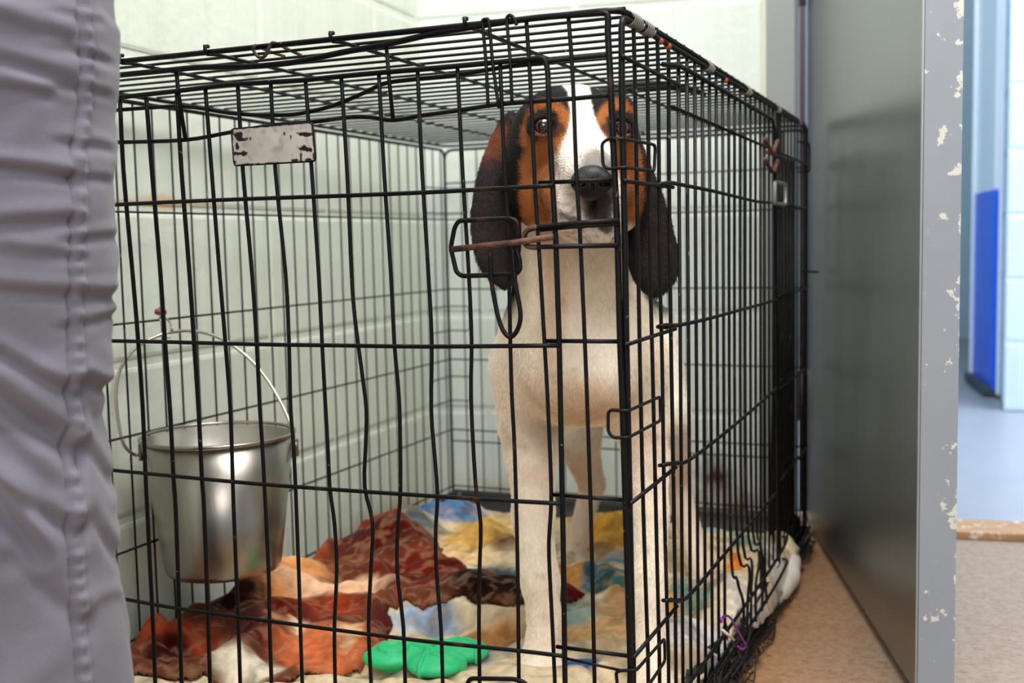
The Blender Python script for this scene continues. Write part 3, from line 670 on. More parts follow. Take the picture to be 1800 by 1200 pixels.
def bed_h(xy):
    p3 = np.column_stack([xy, np.zeros(len(xy))]); wv = xy+.03*np.column_stack([fbm(p3, 12, 3, 1)-.5, fbm(p3, 12, 3, 3)-.5])*2
    h = np.full(len(xy), .026)
    for b in HB: h = h+b[3][0]*np.exp(-1.1*bd(wv, b)**2)
    a = np.column_stack([wv@RX*9, wv@FX*17, np.zeros(len(xy))]); r = 1-np.abs(2*fbm(a*.75, 1, 2, 11)-1); h = h+.022*sstep(.55, 1, r)
    a = np.column_stack([(wv@(RX+FX))*24, (wv@(RX-FX))*10, np.zeros(len(xy))]); r = 1-np.abs(2*fbm(a, 1, 1, 21)-1); h = h+.006*sstep(.5, 1, r)
    h = h+.012*rolls(wv, 7, 11, 27); ed = np.minimum.reduce([xy[:, 0]-XL, xy[:, 1], CD-.07-xy[:, 1]]); return h*np.clip(.30+ed/.055, 0, 1)*np.clip(.25+(CD-.07-xy[:, 1])/.16, 0, 1)
def paint(xy, base, L, wob=.028, seed=31, soft=.42, veins=.35):
    p3 = np.column_stack([xy, np.zeros(len(xy))]); wv = xy+wob*2*np.column_stack([fbm(p3, 26, 4, seed)-.5, fbm(p3, 26, 4, seed+5)-.5])
    c = np.tile(np.array(lin(base)), (len(xy), 1))
    for b in blobs(L):
        m = (1-sstep(1-soft, 1+soft, bd(wv, b)))[:, None]; c = c*(1-m)+np.array(lin(tuple(max(0, q*1.10-30) for q in b[3][0])))*m
    f = fbm(p3, 140, 4, seed+9)-.5; g = fbm(np.column_stack([wv@RX*40, wv@FX*90, np.zeros(len(xy))]), 1, 3, seed+2)-.5
    vn = 1-np.abs(2*fbm(np.column_stack([wv@RX*34, wv@FX*60, np.zeros(len(xy))]), 1, 3, seed+13)-1); vm = (sstep(.86, .97, vn)*veins)[:, None]; c = c*(1-vm)+np.array(lin((206, 160, 120)))*vm
    dk = sstep(.56, .72, fbm(p3, 34, 4, seed+17)); return c*((1+.9*f+.7*g)*(1-.38*dk))[:, None].clip(.25, 1.6)
s = NT('printed_fleece'); v = s.coord(); s.set(color=s.attr(), rough=.95, sheen=.06, spec=.05)
s.bump(s.math('ADD', s.noise(420, 4, .7, v), s.math('MULTIPLY', s.noise(90, 3, .6, v), 1.2)), .5, .004); M_FLEECE = s.m
def cloth(name, x0, x1, y0, y1, hf, cf, mask=None, step=.004, thick=.004, extra=None):
    xs = np.arange(x0, x1, step); ys = np.arange(y0, y1, step); G = np.stack(np.meshgrid(xs, ys, indexing='ij'), -1).reshape(-1, 2)
    h = hf(G); V = np.column_stack([G, h]); C_ = cf(G)
    if extra: V, C_ = extra(V, C_)
    nx, ny = len(xs), len(ys); i = (np.arange(nx-1)[:, None]*ny+np.arange(ny-1)[None]).ravel(); Q = np.stack([i, i+ny, i+ny+1, i+1], 1)
    if mask is not None:
        ok = mask(G); Q = Q[ok[Q].all(1)]; used = np.unique(Q); rm = -np.ones(len(V), int); rm[used] = np.arange(len(used)); V = V[used]; C_ = C_[used]; Q = rm[Q]
    off = V.mean(0)*np.array([1, 1, 0])
    o = link(name, V, Q, M_FLEECE, None, col=C_, off=off); m = o.modifiers.new('t', 'SOLIDIFY'); m.thickness = thick; m.offset = -1; return o
BASE = [(780, 920, 70, 12, (104, 140, 180)), (715, 962, 62, 24, (112, 120, 122)), (660, 945, 22, 20, (226, 190, 150)), (850, 965, 65, 26, (214, 172, 96)), (900, 930, 60, 14, (226, 200, 130)), (800, 1005, 70, 16, (232, 200, 152)),
        (895, 985, 40, 10, (120, 84, 60)), (1085, 965, 75, 28, (226, 172, 84)), (1070, 925, 70, 8, (200, 158, 70)), (1010, 1035, 75, 14, (228, 168, 104)), (890, 1030, 55, 14, (78, 112, 128)), (1080, 1052, 65, 20, (76, 112, 108)), (1030, 1040, 20, 10, (88, 128, 150)),
        (1110, 1005, 50, 10, (104, 148, 172)), (1000, 1105, 60, 26, (166, 186, 176)), (1090, 1092, 40, 16, (196, 160, 118)), (1050, 1130, 70, 18, (234, 192, 142)), (850, 1155, 60, 24, (120, 140, 156)), (750, 1102, 60, 12, (168, 186, 208)), (870, 1118, 50, 12, (196, 142, 92)),
        (1020, 1190, 34, 16, (64, 104, 148)), (820, 1190, 50, 10, (214, 206, 198)), (1190, 1110, 18, 60, (232, 164, 70)), (1208, 1062, 26, 26, (112, 146, 138)), (1225, 1090, 12, 14, (84, 110, 84)), (1275, 1055, 26, 16, (58, 86, 96)), (1285, 1012, 18, 14, (224, 140, 60)), (1325, 985, 30, 30, (128, 156, 144)),
        (1245, 945, 40, 12, (170, 196, 206)), (1255, 985, 24, 14, (232, 206, 156)), (1235, 1140, 60, 44, (222, 218, 222)), (1315, 1075, 50, 34, (236, 228, 220)), (1385, 1020, 30, 50, (236, 228, 222)), (240, 1190, 40, 20, (236, 230, 220)), (660, 1160, 30, 22, (228, 206, 170)), (700, 1195, 60, 12, (226, 214, 190))]
def bulge(V, C_):
    w = sstep(.54, .66, V[:, 1])*(1-sstep(.86, .95, V[:, 1]))*sstep(-.05, .012, V[:, 0]); V = V.copy()
    V[:, 0] += .004*w*sstep(-.03, .03, V[:, 0]); V[:, 2] = V[:, 2]*(1-.7*w*sstep(-.02, .02, V[:, 0]))+.030*w*sstep(-.02, .02, V[:, 0])
    out = V[:, 0] > .002; V[out, 2] -= (V[out, 0]-.002)*1.6
    w2 = (~(w > .02)) & (V[:, 0] > -.006); V[w2, 0] = -.006
    V[:, 2] = np.maximum(V[:, 2], .010); return V, C_
bl = cloth('fleece_blanket', XL+.012, .020, .012, CD-.115, lambda g: bed_h(g)+.004, lambda g: paint(g, (222, 204, 170), BASE), extra=bulge)
tag(bl, 'rumpled fleece blanket printed in cream, yellow and blue-green under the dog', 'blanket')
POLY = np.array([FL(*q)[:2] for q in [(150, 1210), (190, 1150), (240, 1118), (300, 1085), (345, 1060), (425, 1030), (523, 1000), (590, 985), (610, 965), (650, 945), (700, 958), (765, 975), (790, 1008), (850, 1036), (930, 1050), (1000, 1060), (1036, 1071), (1000, 1086), (935, 1096), (860, 1100), (807, 1090), (713, 1092), (683, 1100), (688, 1130), (655, 1150), (640, 1182), (575, 1198), (500, 1215), (440, 1206), (330, 1230), (250, 1225)]])
def poly_sd(p):
    d = np.full(len(p), 1e9); ins = np.zeros(len(p), bool); n = len(POLY)
    for i in range(n):
        a, b = POLY[i], POLY[(i+1) % n]; e = b-a; w = p-a; t = np.clip((w@e)/(e@e), 0, 1); d = np.minimum(d, np.linalg.norm(w-t[:, None]*e, axis=1))
        c = ((a[1] > p[:, 1]) != (b[1] > p[:, 1])) & (p[:, 0] < (b[0]-a[0])*(p[:, 1]-a[1])/(b[1]-a[1]+1e-12)+a[0]); ins ^= c
    return np.where(ins, d, -d)
def wob(g): p3 = np.column_stack([g, np.zeros(len(g))]); return g+.012*2*np.column_stack([fbm(p3, 30, 3, 41)-.5, fbm(p3, 30, 3, 43)-.5])
RUST = [(450, 1055, 120, 26, (222, 158, 104)), (500, 1030, 60, 12, (238, 204, 160)), (540, 1005, 30, 10, (196, 96, 52)), (380, 1085, 80, 26, (60, 20, 14)), (270, 1125, 30, 20, (92, 34, 24)), (690, 985, 95, 26, (92, 36, 20)), (690, 965, 60, 8, (130, 56, 30)), (750, 1040, 110, 28, (112, 40, 28)),
        (880, 1077, 95, 20, (44, 12, 12)), (1010, 1072, 30, 14, (110, 24, 22)), (590, 1062, 95, 9, (240, 196, 164)), (640, 1050, 24, 7, (240, 196, 164)), (590, 1085, 90, 12, (158, 74, 50)), (680, 1112, 50, 14, (98, 46, 44)), (470, 1112, 90, 16, (120, 48, 38)), (500, 1140, 70, 8, (226, 168, 132)),
        (320, 1150, 70, 16, (176, 84, 54)), (300, 1175, 40, 14, (70, 22, 16)), (450, 1150, 50, 18, (96, 44, 44)), (580, 1160, 80, 34, (214, 124, 84)), (610, 1140, 20, 20, (236, 190, 150)), (440, 1195, 60, 14, (236, 226, 206)), (530, 1125, 16, 16, (236, 214, 184))]
def rh(g):
    d = np.clip(poly_sd(wob(g)), 0, 1); return bed_h(g)+.006+.011*sstep(0, .018, d)+.006*fbm(np.column_stack([g@RX*26, g@FX*50, np.zeros(len(g))]), 1, 2, 51)
r2 = cloth('fleece_throw', XL+.010, -.10, .012, .75, rh, lambda g: paint(g, (104, 54, 34), RUST, wob=.02, seed=61, veins=.22), mask=lambda g: poly_sd(wob(g)) > 0, step=.0035)
tag(r2, 'rust-brown patterned fleece bunched up below the steel pail', 'blanket')
hem = smooth_poly([np.append(SD(1300, 1083, -.014), .008), np.append(SD(1318, 1070, -.010), .013), np.append(SD(1340, 1058, -.004), .018), np.append(SD(1362, 1038, .002), .022), np.append(SD(1378, 1010, .003), .023), np.append(SD(1386, 985, .0), .018), np.append(SD(1386, 962, -.008), .010)], 4)
lo = np.array((-.065, .40, 0.)); p, shp = grid_pts(lo, np.array((.065, 1.02, .12)), .003); d = None
for i in range(len(hem)-1):
    e = cone(p, hem[i][:3], hem[i+1][:3], hem[i][3], hem[i+1][3]); d = e if d is None else smin(d, e, .004)
d = d+.010*(fbm(p, 16, 2, 301)-.5); Vh_, Qh_ = surfnet(d.reshape(shp), lo, .003); Vh_ = relax(Vh_, Qh_, 4); Vh_[:, 2] = np.maximum(Vh_[:, 2], FZ+.004)
s = NT('white_fleece_underside'); v = s.coord(); s.set(color=s.mix(s.noise(40, 4, .7, v), lin((240, 234, 226)), lin((206, 196, 186))), rough=.95, spec=.05); s.bump(s.noise(300, 4, .7, v), .5, .003)
ho = link('blanket_hem', Vh_, Qh_, s.m, bl); ho['label'] = 'white underside of the blanket bulging out under the side wires'
# ---- green rubber toy
tc = FL(750, 1170, .062)
fl_ = np.array([FX[0], FX[1], 0]); rr_ = np.array([RX[0], RX[1], 0]); RT = np.stack([rr_, fl_, np.array([0, 0, 1.])])
lob = [(-.044, .006, .033), (.044, .020, .031), (.012, -.020, .034), (-.006, .022, .028)]
lo = tc-np.array((.1, .1, .03)); p, shp = grid_pts(lo, tc+np.array((.1, .1, .03)), .0015)
d = None
for (a, b, r) in lob:
    e = ell(p, tc+rr_*a+fl_*b, RT, (r, r*.88, .0125)); d = e if d is None else smin(d, e, .008)
q = (p-tc)@RT.T; ring = np.abs(np.hypot(q[:, 0]+.040, (q[:, 1]-.006)*1.1)-.016)-.0018; ring2 = np.abs(np.hypot(q[:, 0]-.03, (q[:, 1]-.0))-.030)-.0016; ln = np.minimum(np.abs(q[:, 0]*.5+q[:, 1]-.004), np.abs(q[:, 0]-.2*q[:, 1]-.004))-.0016
d = d-.0034*(1-sstep(0, .0016, np.minimum(np.minimum(ring, ring2), ln)))
Vt, Qt = surfnet(d.reshape(shp), lo, .0015); Vt = relax(Vt, Qt, 1)
zz = bed_h(Vt[:, :2]); off = float(np.percentile(zz, 80))+.014-tc[2]; Vt[:, 2] += off
s = NT('green_rubber'); v = s.coord(); s.set(color=s.mix(s.noise(60, 4, .6, v), lin((12, 176, 100)), lin((60, 206, 140))), rough=.45, spec=.4); s.bump(s.noise(500, 2, .5, v), .2, .001)
tag(link('chew_toy', Vt, Qt, s.m, off=tc), 'flat bright green rubber chew toy with raised rings on the blanket', 'dog toy')
# ================================================================== THE DOG
RC = np.stack([CR, CU, CF])                       # view-aligned axes used for the head's ellipsoids
def yaw_axes(a): 
    a = math.radians(a); return np.stack([CR*math.cos(a)+CF*math.sin(a), CU, -CR*math.sin(a)+CF*math.cos(a)])
EYES = [P(955, 224, 1.147), P(1091, 226, 1.147)]; ER = .0110
def head_sdf(p):
    d = ell(p, P(1004, 240, 1.225), RC, (.0665, .0525, .085))
    d = smin(d, ell(p, P(1003, 268, 1.215), RC, (.0600, .050, .065)), .02)
    for c, r in ((P(938, 300, 1.195), .034), (P(1088, 304, 1.190), .033), (P(950, 352, 1.190), .030), (P(1080, 362, 1.185), .030)): d = smin(d, np.linalg.norm(p-c, axis=1)-r, .022)
    d = smin(d, cone(p, P(1017, 250, 1.175), P(1036, 312, 1.078), .034, .0255), .020)
    for a, b, ra, rb in ((P(985, 335, 1.150), P(1003, 362, 1.098), .026, .0225), (P(1066, 338, 1.145), P(1058, 362, 1.090), .025, .0205)): d = smin(d, cone(p, a, b, ra, rb), .012)
    for c, R_ in ((P(1001, 382, 1.102), (.017, .016, .022)), (P(1055, 392, 1.096), (.018, .019, .020))): d = smin(d, ell(p, c, RC, R_), .008)
    d = smin(d, cone(p, P(1020, 380, 1.16), P(1034, 398, 1.108), .028, .015), .01)          # chin
    for c, r in ((P(962, 196, 1.160), .0205), (P(1082, 198, 1.160), .0205)): d = smin(d, np.linalg.norm(p-c, axis=1)-r, .014)
    for c, r in ((P(966, 252, 1.168), .0225), (P(1080, 254, 1.168), .0225)): d = smin(d, np.linalg.norm(p-c, axis=1)-r, .012)
    d = smin(d, cone(p, P(1020, 190, 1.165), P(1022, 240, 1.150), .022, .024), .016)
    # crease between the lips, under the nose
    m = ell(p, P(1044, 372, 1.068), RC, (.0028, .016, .010)); d = np.maximum(d, -m)
    for e in EYES:
        d = smin(d, np.linalg.norm(p-e, axis=1)-.0162, .007)
        s_ = ell(p, e-CF*.012+CU*-.0008, RC, (.0100, .0078, .013)); h = np.clip(.5-.5*(s_+d)/.003, 0, 1); d = d*(1-h)-s_*h+.003*h*(1-h)
    return d
# ears: a hanging leaf with its own width, place and depth at each height (up in metres from the head reference)
HP0 = P(1022, 228, 1.15)
def ear_tab(L, yw):
    T = []
    for (x, y, z, w, t) in L:
        q = (P(x, y, z)-HP0)@RC.T; T.append((q[1], q[0], q[2], w, t))
    T = np.array(T)[::-1]; return T, math.radians(yw)
EARS = [ear_tab([(900, 196, 1.250, .003, .004), (895, 212, 1.248, .010, .010), (887, 240, 1.240, .0130, .011), (881, 280, 1.230, .0195, .0095), (877, 320, 1.222, .0255, .0085), (876, 370, 1.212, .0285, .0080), (878, 420, 1.204, .0290, .0080), (880, 455, 1.199, .0270, .0075), (882, 480, 1.197, .0205, .0070), (884, 496, 1.196, .0130, .0065), (885, 507, 1.196, .003, .003)], 22),
        ear_tab([(1104, 196, 1.250, .003, .004), (1106, 214, 1.248, .008, .010), (1110, 245, 1.238, .0095, .012), (1116, 285, 1.228, .0145, .0095), (1125, 330, 1.220, .0210, .0085), (1135, 380, 1.212, .0255, .0080), (1143, 430, 1.204, .0280, .0080), (1146, 465, 1.200, .0285, .0075), (1149, 492, 1.198, .0240, .0070), (1151, 511, 1.197, .0145, .0065), (1153, 523, 1.197, .003, .003)], -22)]
def ear_sdf(p):
    q = (p-HP0)@RC.T; D = None
    for T, yw in EARS:
        u = np.clip(q[:, 1], T[0, 0], T[-1, 0]); cx = np.interp(u, T[:, 0], T[:, 1]); cz = np.interp(u, T[:, 0], T[:, 2]); w = np.interp(u, T[:, 0], T[:, 3]); t = np.interp(u, T[:, 0], T[:, 4])
        dx = q[:, 0]-cx; dz = q[:, 2]-cz; a = dx*math.cos(yw)+dz*math.sin(yw); b = -dx*math.sin(yw)+dz*math.cos(yw)
        b = b-.35*w*(np.clip(a/w, -1.2, 1.2)**2)*(1 if True else 0)+.0022*np.sin(u*70+a*60)
        k0 = np.hypot(a/w, b/t); k1 = np.hypot(a/w**2, b/t**2); d = k0*(k0-1)/(k1+1e-9)
        e = np.abs(q[:, 1]-u); d = np.where(e > 0, np.hypot(np.maximum(d, 0), e), d); D = d if D is None else np.minimum(D, d)
    return D
PA, PB = P(950, 1166, 1.332), P(1149, 1222, 1.245)
def paw(p, c, f, s=1.0):
    """foot with four toes, f = the way it points"""
    f = np.array([f[0], f[1], 0]); f = f/np.linalg.norm(f); r = np.array([f[1], -f[0], 0]); A = np.stack([r, f, np.array([0, 0, 1.])])
    d = ell(p, c-f*.010*s, A, (.027*s, .032*s, .022*s))
    for k, (a, b, rr) in enumerate(((-.0215, .010, .0115), (-.0075, .020, .0125), (.0075, .020, .0125), (.0215, .010, .0115))):
        d = smin(d, ell(p, c+r*a*s+f*b*s+np.array([0, 0, -.005*s]), A, (rr*s*.86, rr*1.5*s, rr*s*1.15)), .0035)
    return d
HIPZ = .475
PR, PLb = FL(1004, 990, .050), FL(1222, 1046, .045)
def body_sdf(p):
    d = cone(p, P(1012, 300, 1.290), P(1010, 440, 1.300), .058, .064)
    d = smin(d, cone(p, P(1008, 430, 1.295), P(1016, 560, 1.325), .064, .080), .03)
    d = smin(d, ell(p, P(1024, 616, 1.365), RC, (.0975, .080, .130)), .04)
    d = smin(d, ell(p, P(1022, 670, 1.350), RC, (.075, .050, .10)), .03)
    d = smin(d, cone(p, P(975, 560, 1.30), P(1000, 660, 1.262), .030, .034), .03)
    d = smin(d, cone(p, P(1075, 560, 1.29), P(1058, 660, 1.250), .030, .034), .03)
    c0 = P(1030, 600, 1.42); hip = np.array([-.262, .72, HIPZ-.03])
    d = smin(d, cone(p, c0, c0*.5+hip*.5+np.array((0, 0, -.015)), .088, .070), .05)
    d = smin(d, cone(p, c0*.5+hip*.5+np.array((0, 0, .005)), hip, .070, .074), .04)
    # front legs
    L = [(P(924, 645, 1.355), .043), (P(930, 742, 1.385), .036), (P(933, 800, 1.385), .0300), (P(937, 900, 1.370), .0250), (P(946, 1000, 1.352), .0215), (P(950, 1022, 1.350), .0218), (P(957, 1082, 1.350), .0185), (P(954, 1140, 1.345), .0215)]
    for i in range(len(L)-1): d = smin(d, cone(p, L[i][0], L[i+1][0], L[i][1], L[i+1][1]), .022 if i < 1 else .008)
    d = smin(d, paw(p, PA+np.array((0, 0, -.004)), CC-PA), .010)
    L = [(P(1116, 640, 1.335), .042), (P(1126, 742, 1.350), .034), (P(1136, 800, 1.345), .0270), (P(1140, 900, 1.325), .0215), (P(1141, 1010, 1.300), .0195), (P(1141, 1050, 1.295), .0198), (P(1143, 1120, 1.285), .0175), (P(1147, 1190, 1.262), .0200)]
    for i in range(len(L)-1): d = smin(d, cone(p, L[i][0], L[i+1][0], L[i][1], L[i+1][1]), .022 if i < 1 else .008)
    d = smin(d, paw(p, PB+np.array((0, 0, -.004)), CC-PB), .010)
    # hind legs
    for (hipo, kn, hk, pw) in ((np.array((-.265, .70, .44)), P(1015, 770, 1.70), P(1040, 852, 1.80), PR), (np.array((-.182, .68, .42)), P(1170, 730, 1.60), P(1190, 850, 1.70), PLb)):
        d = smin(d, cone(p, hipo, kn, .055, .035), .03); d = smin(d, cone(p, kn, hk, .032, .0205), .012); d = smin(d, np.linalg.norm(p-hk-np.array((0, .008, .006)), axis=1)-.017, .01)
        d = smin(d, cone(p, hk, pw+np.array((.004, .02, .03)), .0185, .0165), .010); d = smin(d, paw(p, pw, CC-pw, .92), .010)
    t0 = hip+np.array((0, .075, .03)); d = smin(d, cone(p, t0, t0+np.array((-.02, .07, .05)), .022, .013), .02); d = smin(d, cone(p, t0+np.array((-.02, .07, .05)), t0+np.array((-.03, .11, .14)), .013, .007), .008)
    return d
def full(p):
    d = smin(head_sdf(p), body_sdf(p), .016)
    return smin(d, ear_sdf(p), .007)
def mesh_region(lo, hi, h, f):
    p, shp = grid_pts(lo, hi, h); out = np.empty(len(p))
    for i in range(0, len(p), 400000): out[i:i+400000] = f(p[i:i+400000])
    return surfnet(out.reshape(shp), lo, h)
ZC = P(1010, 540, 1.25)[2]                        # fine grid above, coarser below
hl = .00220; bl_ = .0040
Vh, Qh = mesh_region(np.array((-.28, -.02, ZC-.012)), np.array((.13, .42, .755)), hl, full)
Vb, Qb = mesh_region(np.array((-.42, .12, .005)), np.array((.06, .98, ZC+.012)), bl_, full)
def keep(V, Q, up):
    z = V[Q][:, :, 2].mean(1); m = z > ZC-.001 if up else z < ZC+.001; Q = Q[m]; u = np.unique(Q); rm = -np.ones(len(V), int); rm[u] = np.arange(len(u)); return V[u], rm[Q]
Vh2, Qh2 = keep(relax(Vh, Qh, 2), Qh, True); Vb2, Qb2 = keep(relax(Vb, Qb, 2), Qb, False)
V = np.vstack([Vh2, Vb2]); Q = np.vstack([Qh2, Qb2+len(Vh2)])
# ---- coat colours and one painted shade patch, from each point's place on the dog
def pix(V):
    d = V-CC; z = d@CF; return 900+FPX*(d@CR)/z, 600-FPX*(d@CU)/z
HP = P(1022, 228, 1.15)                            # head reference: between the eyes
def hc(V): q = (V-HP)@RC.T; return q[:, 0]*100, q[:, 1]*100, q[:, 2]*100      # right, up, back in cm
WHITE, TAN, BLACK, PINK = (252, 242, 226), (164, 100, 52), (20, 16, 18), (222, 178, 150)
def coat(V):
    n1 = fbm(V, 90, 4, 71)-.5; n2 = fbm(V, 240, 3, 75)-.5; n3 = fbm(V, 24, 3, 79)-.5
    x, u, b = hc(V); x = x+n1*.55+n2*.35; u2 = u+n1*.5+n2*.3
    body = np.array(lin(WHITE))*np.ones((len(V), 1))
    def over(c, m, col): m = np.clip(m, 0, 1)[:, None]; return c*(1-m)+np.array(lin(col))*m
    # body: cream with tan tints on chest base, brownish dirt at elbows, pinkish inner legs
    wb = np.linalg.norm((V-P(1030, 710, 1.27))*np.array((1, 1, 1.5)), axis=1); c = over(body, .55*(1-sstep(.03, .095, wb+n3*.05)), (206, 162, 112))
    wb = np.linalg.norm((V-P(955, 760, 1.35))*np.array((1.2, 1, .8)), axis=1); c = over(c, .50*(1-sstep(.01, .05, wb+n3*.05)), (150, 124, 104))
    wb = np.linalg.norm((V-P(975, 520, 1.25))*np.array((2.6, 1, .55)), axis=1); c = over(c, .45*(1-sstep(.02, .07, wb+n3*.04)), (214, 178, 126))
    wb = np.linalg.norm((V-P(1060, 500, 1.25))*np.array((2.4, 1, .55)), axis=1); c = over(c, .22*(1-sstep(.02, .07, wb+n3*.04)), (196, 178, 136))
    leg = (1-sstep(.16, .34, V[:, 2]))*(V[:, 1] > .45); c = over(c, leg*.35, PINK)
    legf = (1-sstep(.30, .40, V[:, 2]))*(V[:, 1] < .45); c = over(c, legf*.05+legf*.25*sstep(.55, .75, fbm(V, 16, 3, 83)), PINK)
    sp = sstep(.70, .76, fbm(V, 60, 3, 87)); c = over(c, .35*sp, (190, 160, 130))
    back = sstep(.525, .555, V[:, 2]+n3*.06)*sstep(.26, .32, V[:, 1]+n3*.08); c = over(c, back, BLACK)
    ds = np.linalg.norm((V-P(1150, 640, 1.44))*np.array((1, 1, .75)), axis=1); c = over(c, 1-sstep(.030, .045, ds+n3*.02), (44, 34, 34))  # dark flank patch: shade behind the shoulder painted into the coat
    # head
    hm = sstep(ZC+.055, ZC+.075, V[:, 2]+n1*.01+.0)
    fc = over(body, np.ones(len(V)), BLACK)
    face = b < 7.5
    tanL = 1-sstep(.88, 1.12, np.sqrt(((x+3.6)/2.6)**2+((u2+.2)/3.2)**2))
    tanR = 1-sstep(.88, 1.12, np.sqrt(((x-3.7)/2.4)**2+((u2+.2)/3.2)**2))
    chL = 1-sstep(.88, 1.12, np.sqrt(((x+3.9)/2.5)**2+((u2+6.0)/6.2)**2)); chR = 1-sstep(.88, 1.12, np.sqrt(((x-4.5)/2.2)**2+((u2+5.6)/5.8)**2))
    fc = over(fc, np.maximum.reduce([tanL, tanR, chL, chR])*(b < 8.0), TAN)
    fc = over(fc, .75*sstep(-.05, .25, n3+n1*.8)*(b < 8.0)*np.maximum(chL, chR)*sstep(1.0, 5.0, -u), (110, 62, 32))
    ctr = np.interp(u, [-14, -7, 0, 4, 6], [1.4, 1.0, .1, -.3, -.6]); wl = np.interp(u, [-14, -9, -6, -3.4, -1.4, 0, 2, 4, 8], [4.6, 4.0, 3.7, 3.2, 2.2, 1.35, 1.15, 1.2, 1.35]); wr = np.interp(u, [-14, -9, -6, -3.4, -1.4, 0, 2, 4, 8], [3.6, 3.2, 2.9, 2.5, 2.0, 1.4, 1.1, 1.15, 1.2])
    bz = np.where(x < ctr, (ctr-x)/wl, (x-ctr)/wr); muz = np.clip(1-sstep(.88, 1.12, bz), 0, 1)*((b < 5.5) | (u > 2)); fc = over(fc, muz, (240, 232, 222))
    mz = muz*(b < 1)*(1-sstep(-5.5, -3.0, u)); sp = sstep(.55, .68, fbm(V, 230, 3, 91)); fc = over(fc, mz*.45*sp, (120, 104, 98))
    dn = np.sqrt(((x-1.1)/2.5)**2+((u2+6.6)/4.2)**2+((b+9)/6)**2); fc = over(fc, .72*(1-sstep(.6, 1.1, dn))*(u < -2.4), (74, 60, 62))
    dn = np.sqrt(((x-1.2)/1.7)**2+((u2+8.6)/2.6)**2+((b+7)/5)**2); fc = over(fc, .92*(1-sstep(.6, 1.1, dn)), (40, 32, 37))
    dn = np.sqrt(((x-1.9)/1.1)**2+((u2+10.6)/.9)**2+((b+6)/5)**2); fc = over(fc, .9*(1-sstep(.6, 1.1, dn)), (40, 32, 36))
    dn = np.abs((u2+10.2)-(x+1.0)*-.55); fc = over(fc, .8*(1-sstep(.15, .45, dn))*(x < -.2)*(x > -2.6)*(b < 0), (58, 46, 48))
    for e, sx in ((EYES[0], 1), (EYES[1], -1)):
        q = (V-e)@RC.T*100; dd = np.sqrt((q[:, 0]/1.75)**2+((q[:, 1]-.15)/1.55)**2+(q[:, 2]/2.5)**2); fc = over(fc, 1-sstep(.92, 1.22, dd+n2*.4), (30, 20, 20))
        dd = np.sqrt(((q[:, 0]-sx*1.6)/1.3)**2+((q[:, 1]+.7)/1.1)**2+(q[:, 2]/3)**2); fc = over(fc, .8*(1-sstep(.7, 1.15, dd+n2*.5)), (58, 34, 26))
        dd = np.sqrt((q[:, 0]/1.02)**2+((q[:, 1]+.86)/.30)**2+(q[:, 2]/3)**2); fc = over(fc, .6*(1-sstep(.8, 1.1, dd)), (170, 108, 100))
    # throat stays pale
    th = sstep(9.0, 10.2, -u+.0*x)*sstep(-1.0, .5, b)*(1-sstep(5.0, 6.2, np.abs(x-.3))); fc = over(fc, th, WHITE)
    es = ear_sdf(V); em = 1-sstep(.0015, .004, es+n2*.001); ec = np.array(lin((40, 32, 33)))*np.ones((len(V), 1))
    ec = over(ec, .8*sstep(-3.2, -.2, u+n1*2)*(1-sstep(1.5, 3, u))*(np.abs(x) > 7.4), (120, 66, 38)); ec = over(ec, .5*sstep(.1, .25, n3)*(u > -9), (64, 44, 38))
    inner = (np.abs(np.abs(x)-6.0) < .9)*(u < -3.5)*(u > -9.5); ec = over(ec, .6*inner, (124, 66, 34))
    nk = over(c, np.zeros(len(V)), BLACK)
    nb = sstep(12.5, 14.5, b+n1)*sstep(-20.0, -16.0, u+n1*2); nk = over(nk, nb, BLACK)
    hm = ((V[:, 2] > ZC+.02) & (b < 14.0) & (u > -12.5)).astype(float)
    neck = (head_sdf(V) > .0035); hm = hm*(~neck)
    c = nk*(1-hm[:, None])+fc*hm[:, None]; c = c*(1-em[:, None])+ec*em[:, None]
    return c*(1+.16*n2+.14*n1)[:, None]
Cd = coat(V); nc0 = P(1040, 316, 1.052)
s = NT('short_dog_coat'); v = s.coord()
s.set(color=s.mix(s.math('MULTIPLY', s.noise(1, 3, .7, s.coord(scale=(420, 420, 90))), .16), s.attr(), (.45, .34, .26), 'MULTIPLY'), rough=.7, spec=.15)
s.bump(s.math('ADD', s.noise(1, 4, .7, s.coord(scale=(520, 520, 110))), s.math('MULTIPLY', s.noise(60, 3, .6, v), .8)), .35, .003)
dog = link('dog', V, Q, s.m, col=Cd, off=FL(1060, 1110, 0)*np.array((1, 1, 0)))
tag(dog, 'tricolour hound with long dark ears standing inside the wire crate and looking out', 'dog')
# short fur
tri = np.vstack([Q[:, [0, 1, 2]], Q[:, [0, 2, 3]]]); A_, B_, C3 = V[tri[:, 0]], V[tri[:, 1]], V[tri[:, 2]]; cr = np.cross(B_-A_, C3-A_); ar = np.linalg.norm(cr, axis=1); nrm = cr/(ar[:, None]+1e-12)
cen = (A_+B_+C3)/3; vis = ((cen-CC)*nrm).sum(1)/np.linalg.norm(cen-CC, axis=1) < .35
wgt = ar*vis*np.where(cen[:, 2] > ZC, 2.2, 1.0)*(cen[:, 1] < .45)+ar*vis*.35
for e in EYES: wgt = wgt*(np.linalg.norm(cen-e, axis=1) > .0150)
wgt = wgt*(np.linalg.norm((cen-nc0)@RC.T/np.array((.020, .017, .03)), axis=1) > 1)
NH = 170000; pick = RNG.choice(len(tri), NH, p=wgt/wgt.sum()); r1, r2_ = RNG.random(NH), RNG.random(NH); sw = r1+r2_ > 1; r1[sw] = 1-r1[sw]; r2_[sw] = 1-r2_[sw]
pt = A_[pick]+(B_-A_)[pick]*r1[:, None]+(C3-A_)[pick]*r2_[:, None]; n_ = nrm[pick]
